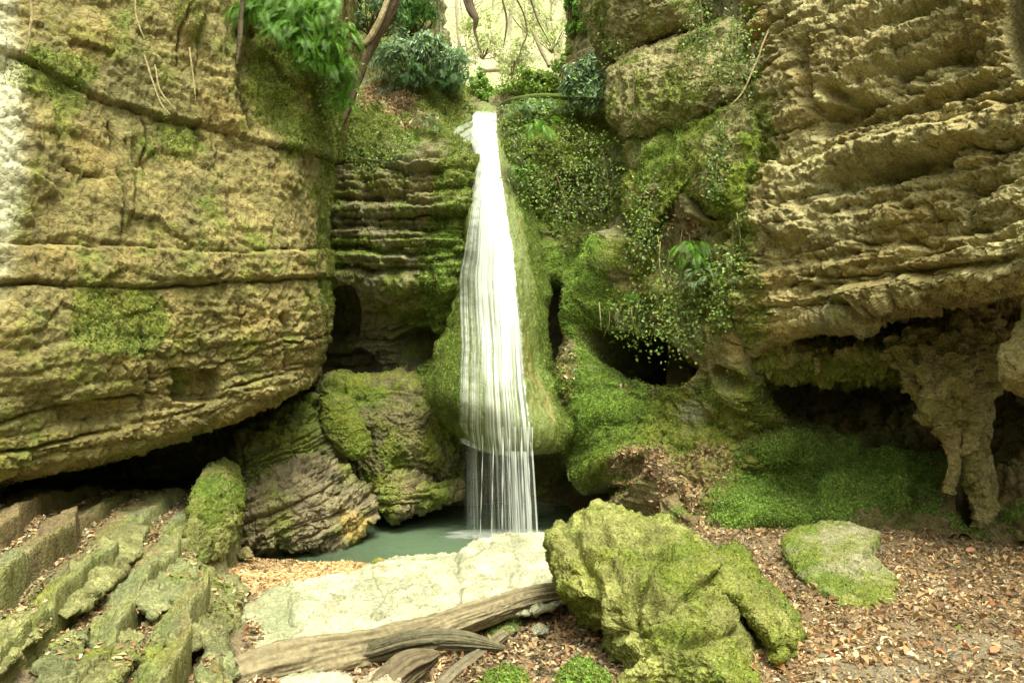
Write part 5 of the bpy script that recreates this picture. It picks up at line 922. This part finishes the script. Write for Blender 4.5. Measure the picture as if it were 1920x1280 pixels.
FL = ['fern at the upper left end of the fern curtain','large top fern of the curtain near the picture edge','fern in the upper middle of the fern curtain','small fern under the top of the fern curtain','bright fern in the middle of the curtain','fern hanging over the dark hollow under the curtain','bright fern on the right half of the curtain','fern drooping from the lower right of the curtain','outermost fern of the curtain facing the dead branch','low fern at the right foot of the curtain','topmost fern on the right of the curtain','upper right fern beside the side limb','lowest small fern of the curtain above the ledge','small fern tucked in the curtain centre']
for (x, y, Y, s), l in zip(ft, FL): fern(x, y, Y, 54, s*0.56, 'bright', l, face=-70, spread=95, pitch=0.15)
for (x, y, Y, n, s, kd, l) in [(735,95,10.4,24,1.0,'pale','pale grey-green fern at the left of the upper bush'),(800,90,10.6,26,1.1,'pale','pale arching fern in the middle of the upper bush'),(850,110,10.9,24,1.0,'pale','pale fern at the right end of the upper bush near the gap'),(770,135,10.3,20,.9,'dark','dark fern hanging below the upper bush'),(840,150,10.6,20,.9,'dark','dark fern overhanging the black hollow by the fall'),(805,225,9.9,24,.75,'pale','grassy fern tuft on the ledge left of the lip'),
     (975,205,10.0,18,.8,'pale','pale fern right beside the lip of the fall'),(1010,240,9.6,18,.8,'bright','bright fern in the ivy right of the fall'),(1300,470,8.1,22,.8,'bright','bright fern hanging at the middle of the mossy wall'),(1310,520,8.0,18,.8,'pale','pale fern just below the bright hanging fern'),(1220,420,8.6,12,.6,'dark','dark fern under the mossy outcrop'),(980,320,9.5,16,.7,'bright','bright fern along the right edge of the apron'),(1185,560,8.7,14,.6,'bright','small fern above the second hollow')]:
    fern(x, y, Y, int(n*1.5), s*0.68, kd, l, spread=110)
def bush(px, py, Y, rx, ry, rz, n, size, cs, ws, lab, mat=None, seed=0, asp=0.5, droop=0.6, cat='bush', name='bush'):
    c0 = W(px, py, Y); root = empty(name, tuple(c0+np.array([0, 0, -rz*0.8])), lab, cat); g = np.random.default_rng(seed+50)
    nc = max(6, n//60); cc = g.normal(size=(nc, 3)); cc /= np.linalg.norm(cc, axis=1, keepdims=True); cc = cc*(0.35+0.6*g.random((nc, 1)))*np.array([rx, ry, rz])
    i = g.integers(0, nc, n); d = g.normal(size=(n, 3)); d /= np.linalg.norm(d, axis=1, keepdims=True); P = c0+cc[i]+d*(0.24*np.array([rx, ry, rz]))*g.random((n, 1))**0.4*1.3
    N = d*0.6+cc[i]/np.array([rx, ry, rz])+np.array([0, -0.3, 0.4]); N /= np.linalg.norm(N, axis=1, keepdims=True)
    V, f, c = leaves(P, N, size, asp, pal(n, cs, ws, seed+1), seed+2, tilt=0.45, droop=droop, lift=0.0); o = obj('foliage', mesh('foliage', local(V, root), f, mat or M_GLOSSY, c, False), root); o['kind'] = 'stuff'
    Vs, Fs, k = [], [], 0
    for j in range(min(nc, 14)):
        a_ = c0+np.array([0, 0.1, -rz*0.8]); b_ = c0+cc[j]; q, _ = tube([a_, (a_+b_)/2+g.normal(size=3)*0.05, b_], [0.014, 0.01, 0.004], 8, 5); Vs.append(q.reshape(-1, 3)); Fs.append(grid_faces(8, 5, True)+k); k += 40
    q = np.concatenate(Vs); obj('stem', mesh('stem', local(q, root), np.concatenate(Fs), M_WOOD, np.tile([0.14,0.10,0.05], (len(q), 1))), root)
BG = [(0.16,0.26,0.12),(0.34,0.46,0.28),(0.08,0.14,0.05),(0.18,0.32,0.06)]
bush(1098,160,9.9,.30,.25,.38,3600,.065,BG,[3,2,2,1],'rounded glossy ivy bush between the gap and the rock blocks',seed=1)
bush(770,110,10.7,.62,.4,.42,4200,.08,BG,[3,2,2,1],'large blue-green leafy bush above the left ledge',seed=2,asp=.28,droop=1.5)
bush(840,130,11.2,.36,.4,.38,2600,.08,BG,[2,3,1,2],'leafy bush leaning over the left side of the gap',seed=3,asp=.28,droop=1.5)
bush(780,20,11.8,.55,.5,.45,1800,.09,[(0.14,0.30,0.06),(0.10,0.2,0.08),(0.22,0.38,0.10)],[2,2,2],'bright green foliage at the top left of the gap',M_LEAF,4)
bush(690,20,10.9,.5,.4,.4,1500,.07,[(0.08,0.14,0.05),(0.12,0.2,0.07)],[1,1],'dark foliage behind the hanging dead branch',M_LEAF,5)
bush(1000,165,11.2,.55,.4,.25,2400,.07,[(0.24,0.36,0.04),(0.16,0.28,0.04),(0.34,0.40,0.08)],[2,2,1],'yellow-green undergrowth behind the arching trunk',M_LEAF,6)
bush(1015,215,10.2,.5,.25,.22,2400,.045,[(0.16,0.30,0.05),(0.24,0.34,0.06),(0.30,0.42,0.28)],[2,2,1],'leafy undergrowth below the arching trunk beside the lip',M_LEAF,7)
bush(1060,290,9.9,.5,.2,.5,2200,.038,[(0.16,0.25,0.04),(0.26,0.34,0.06),(0.12,0.14,0.03),(0.34,0.38,0.22)],[3,3,2,.7],'mixed ivy and undergrowth covering the wall right of the apron',seed=8)
bush(902,168,12.3,.26,.3,.34,1400,.07,[(0.26,0.42,0.06),(0.18,0.32,0.05)],[1,1],'sunlit green shrub at the left foot of the gap',M_LEAF,9)
bush(1075,20,11.5,.25,.3,.5,900,.08,[(0.2,0.36,0.05),(0.14,0.28,0.05)],[1,1],'bright leaves at the top right of the gap',M_LEAF,10)
bush(1065,120,13.0,.3,.3,.3,900,.08,[(0.34,0.44,0.10),(0.24,0.36,0.08)],[1,1],'yellow-green shrub on the slope behind the ivy bush',M_LEAF,12)
for k, (x, y, Y, r_, l) in enumerate([(905,70,19,.8,'pale yellow-green thicket at the left of the bright slope'),(960,110,20,.7,'pale shrub in the middle of the bright slope'),(1035,60,22,.9,'pale sapling foliage at the right of the bright slope'),(985,20,26,1.1,'faint light crown at the top of the gap')]):
    bush(x, y, Y, r_, .5, r_*0.8, 900, .10, [(0.48,0.56,0.24),(0.42,0.44,0.26),(0.55,0.52,0.34)], [2,1,1], l, M_LEAF, 30+k)
# ivy strands hanging down the right wall
def ivy(pts, Y0, Y1, n, lab, seed, spread=0.10, size=0.033, light=0.5):
    path = crom(np.array([W(x, y, Y0+(Y1-Y0)*k/(len(pts)-1)) for k, (x, y) in enumerate(pts)]), 40); root = empty('ivy', tuple(path[0]), lab, 'ivy', 'ivy trails on the mossy wall'); g = np.random.default_rng(seed+90)
    i = g.integers(0, 40, n); P = path[i]+g.normal(size=(n, 3))*spread*np.array([1, .5, 1]); N = np.tile([0, -0.8, 0.5], (n, 1)).astype(float)
    V, f, c = leaves(P, N, size, 0.8, pal(n, [(0.10,0.17,0.035),(0.16,0.26,0.04),(0.26,0.32,0.17),(0.26,0.33,0.06)], [3,3,1.2*light,2], seed), seed, tilt=0.6, droop=1.0)
    o = obj('foliage', mesh('foliage', local(V, root), f, M_GLOSSY, c, False), root); o['kind'] = 'stuff'
    Vt, _ = tube([path[0], path[13], path[26], path[39]], [0.012, 0.01, 0.008, 0.004], 40, 6); q = Vt.reshape(-1, 3); obj('stem', mesh('stem', local(q, root), grid_faces(40, 6, True), M_WOOD, np.tile([0.2,0.15,0.08], (len(q), 1))), root)
for k, (pts, a_, b_, n, lab, sp) in enumerate([
    ([(1310,-20),(1320,60),(1330,120),(1325,190)],8.7,8.4,900,'bright ivy trail hanging over the rounded block',.10),
    ([(1230,350),(1215,390),(1210,440),(1190,470)],8.5,8.4,700,'dark glossy ivy under the mossy outcrop',.13),
    ([(1350,240),(1345,300),(1340,370)],7.9,7.8,420,'thin ivy trail down the mossy outcrop',.06),
    ([(1360,480),(1368,540),(1360,600)],7.5,7.5,700,'ivy trail at the edge of the tan cliff',.11),
    ([(1260,520),(1270,580),(1265,640)],8.2,8.1,800,'ivy fringe drooping over the second hollow',.15),
    ([(1200,560),(1190,600),(1200,630)],8.6,8.6,500,'ivy fringe above the left end of the second hollow',.13),
    ([(1040,320),(1060,380),(1070,430)],9.6,9.6,800,'ivy patch on the dark wall right of the apron',.18),
    ([(1130,280),(1140,340),(1150,400)],9.5,9.4,800,'ivy patch midway between apron and outcrop',.18),
    ([(1180,20),(1170,80),(1165,120)],9.6,9.5,500,'ivy hanging on the dark top block',.14),
    ([(1390,30),(1375,100),(1395,160)],7.9,7.9,600,'ivy on the end of the tan cliff near the top',.12),
    ([(620,280),(650,290),(720,300),(760,260)],9.5,9.4,500,'dark ivy along the ledge crack left of the fall',.10),
    ([(520,-10),(560,60),(590,150),(600,200)],7.5,7.6,2200,'dark leafy underside of the fern curtain',.16),
    ([(960,240),(975,300),(1000,370)],9.5,9.4,900,'small-leaved creeper on the right rim of the apron',.10)]):
    ivy(pts, a_, b_, n, lab, k, sp)
# roots hanging on the left cliff and right block
def roots(lst, name, lab, cat):
    for k, (pts, Y, r, l) in enumerate(lst):
        V, _ = tube([W(x, y, Y) for x, y in pts], [r]*(len(pts)-1)+[r*0.4], 60, 6); q = V.reshape(-1, 3); q = q+0.012*np.stack([fbm(q, 6, 2), fbm(q, 6, 2, off=4), fbm(q, 6, 2, off=8)], 1)
        obj(name, mesh(name, q, grid_faces(60, 6, True), M_WOOD, np.tile([0.36,0.29,0.16], (len(q), 1))), None, l, cat, lab)
roots([([(52,-10),(58,30),(55,70),(50,100)],5.35,.010,'pale root hanging at the top left corner of the cliff'),([(255,-10),(258,40),(270,70)],6.0,.007,'thin root left of the mossy knob on the cliff'),([(270,100),(285,150),(300,190),(320,215)],6.05,.007,'thin root crossing the long upper crack'),([(290,120),(300,170),(330,205)],6.05,.007,'pale root beside the upper crack'),([(355,90),(362,140),(368,190)],6.2,.007,'vertical rootlet right of the mossy knob'),
       ([(1440,60),(1400,160),(1370,200)],7.6,.009,'long dry root on the corner of the tan cliff')], 'root', 'roots creeping on the cliffs', 'root')
gs = random.Random(21)
for k, (x, y, Y, r_, l) in enumerate([(1590,1196,4.3,16,'small grey stone half sunk in the leaves before the flat boulder'),(1760,1112,5.0,13,'little tan stone in the leaves right of the flat boulder'),(1475,1052,5.6,12,'small mossy stone between the leaning boulder and the flat boulder'),(1680,1252,3.9,15,'grey pebble on the bare soil at the bottom right'),(1800,1180,4.4,12,'pale pebble on the litter near the red leaf'),(1150,1215,4.3,13,'small brown stone at the foot of the largest boulder'),(1010,1180,4.6,15,'small tan stone in the leaves left of the largest boulder'),(985,1225,4.2,11,'tiny pale stone between the logs and the largest boulder')]):
    o_ = [(x+r_*(0.8+0.4*gs.random())*math.cos(t)*1.3, y+r_*(0.7+0.3*gs.random())*math.sin(t)*0.8) for t in np.linspace(0, 6.283, 10)[:-1]]
    boulder('stone', l, o_, [(x-10, y, Y), (x+10, y, Y), (x, y+10, Y-0.04)], r_*0.0022, M_ROCK, mossyf(np.array([[0.30,0.28,0.20],[0.36,0.29,0.18],[0.26,0.25,0.13]][k % 3]), 0.3), rough(0.01, 0.005, 10, 0.3), cat='stone', n_th=50, n_r=16)
gv = random.Random(11)
for k in range(26):
    x, y, Y, L_ = gv.choice([(gv.uniform(1120, 1300), gv.uniform(560, 610), 8.5, 60), (gv.uniform(1330, 1420), gv.uniform(380, 520), 7.6, 110), (gv.uniform(1150, 1420), gv.uniform(110, 190), 8.8, 70), (gv.uniform(1230, 1300), gv.uniform(430, 520), 8.2, 80)])
    l = L_*gv.uniform(0.6, 1.2); V, _ = tube([W(x, y, Y), W(x+gv.uniform(-8, 8), y+l*0.5, Y-0.05), W(x+gv.uniform(-12, 12), y+l, Y-0.02)], [0.006, 0.005, 0.003], 16, 5); q = V.reshape(-1, 3)
    obj('vine', mesh('vine', q, grid_faces(16, 5, True), M_WOOD, np.tile([[0.36,0.30,0.17],[0.22,0.24,0.07],[0.15,0.11,0.06]][k % 3], (len(q), 1))), None, 'thin bare vine hanging in front of the mossy right wall', 'vine', 'thin vines hanging on the right wall')
# a few single leaves that stand out
def single_leaf(px, py, Y, s, rz, col, lab):
    V = np.array([[-.5,0,0],[-.2,.22,.05],[.2,.2,.06],[.5,0,.02],[.2,-.2,.06],[-.2,-.22,.05]])*s; c, s_ = math.cos(rz), math.sin(rz); V = V@np.array([[c,s_,0],[-s_,c,0],[0,0,1]]); me = mesh('fallen_leaf', V, [[0,1,2,3],[0,3,4,5]], M_DRY, np.tile(col, (6, 1)), False)
    o = obj('fallen_leaf', me, None, lab, 'leaf'); o.location = W(px, py, Y); o.rotation_euler = (0.45, 0.1, 0)
single_leaf(1865,1217,4.02,.08,.5,(0.72,0.20,0.10),'red leaf at the lower right of the leaf litter')
single_leaf(1655,1178,4.25,.07,.2,(0.62,0.28,0.15),'reddish leaf in front of the low flat boulder')
single_leaf(1820,1030,5.9,.10,.4,(0.62,0.30,0.18),'reddish leaf on the far litter near the right edge')
single_leaf(1605,1225,3.95,.06,1.2,(0.55,0.45,0.25),'pale curled leaf near the flat piece of wood')
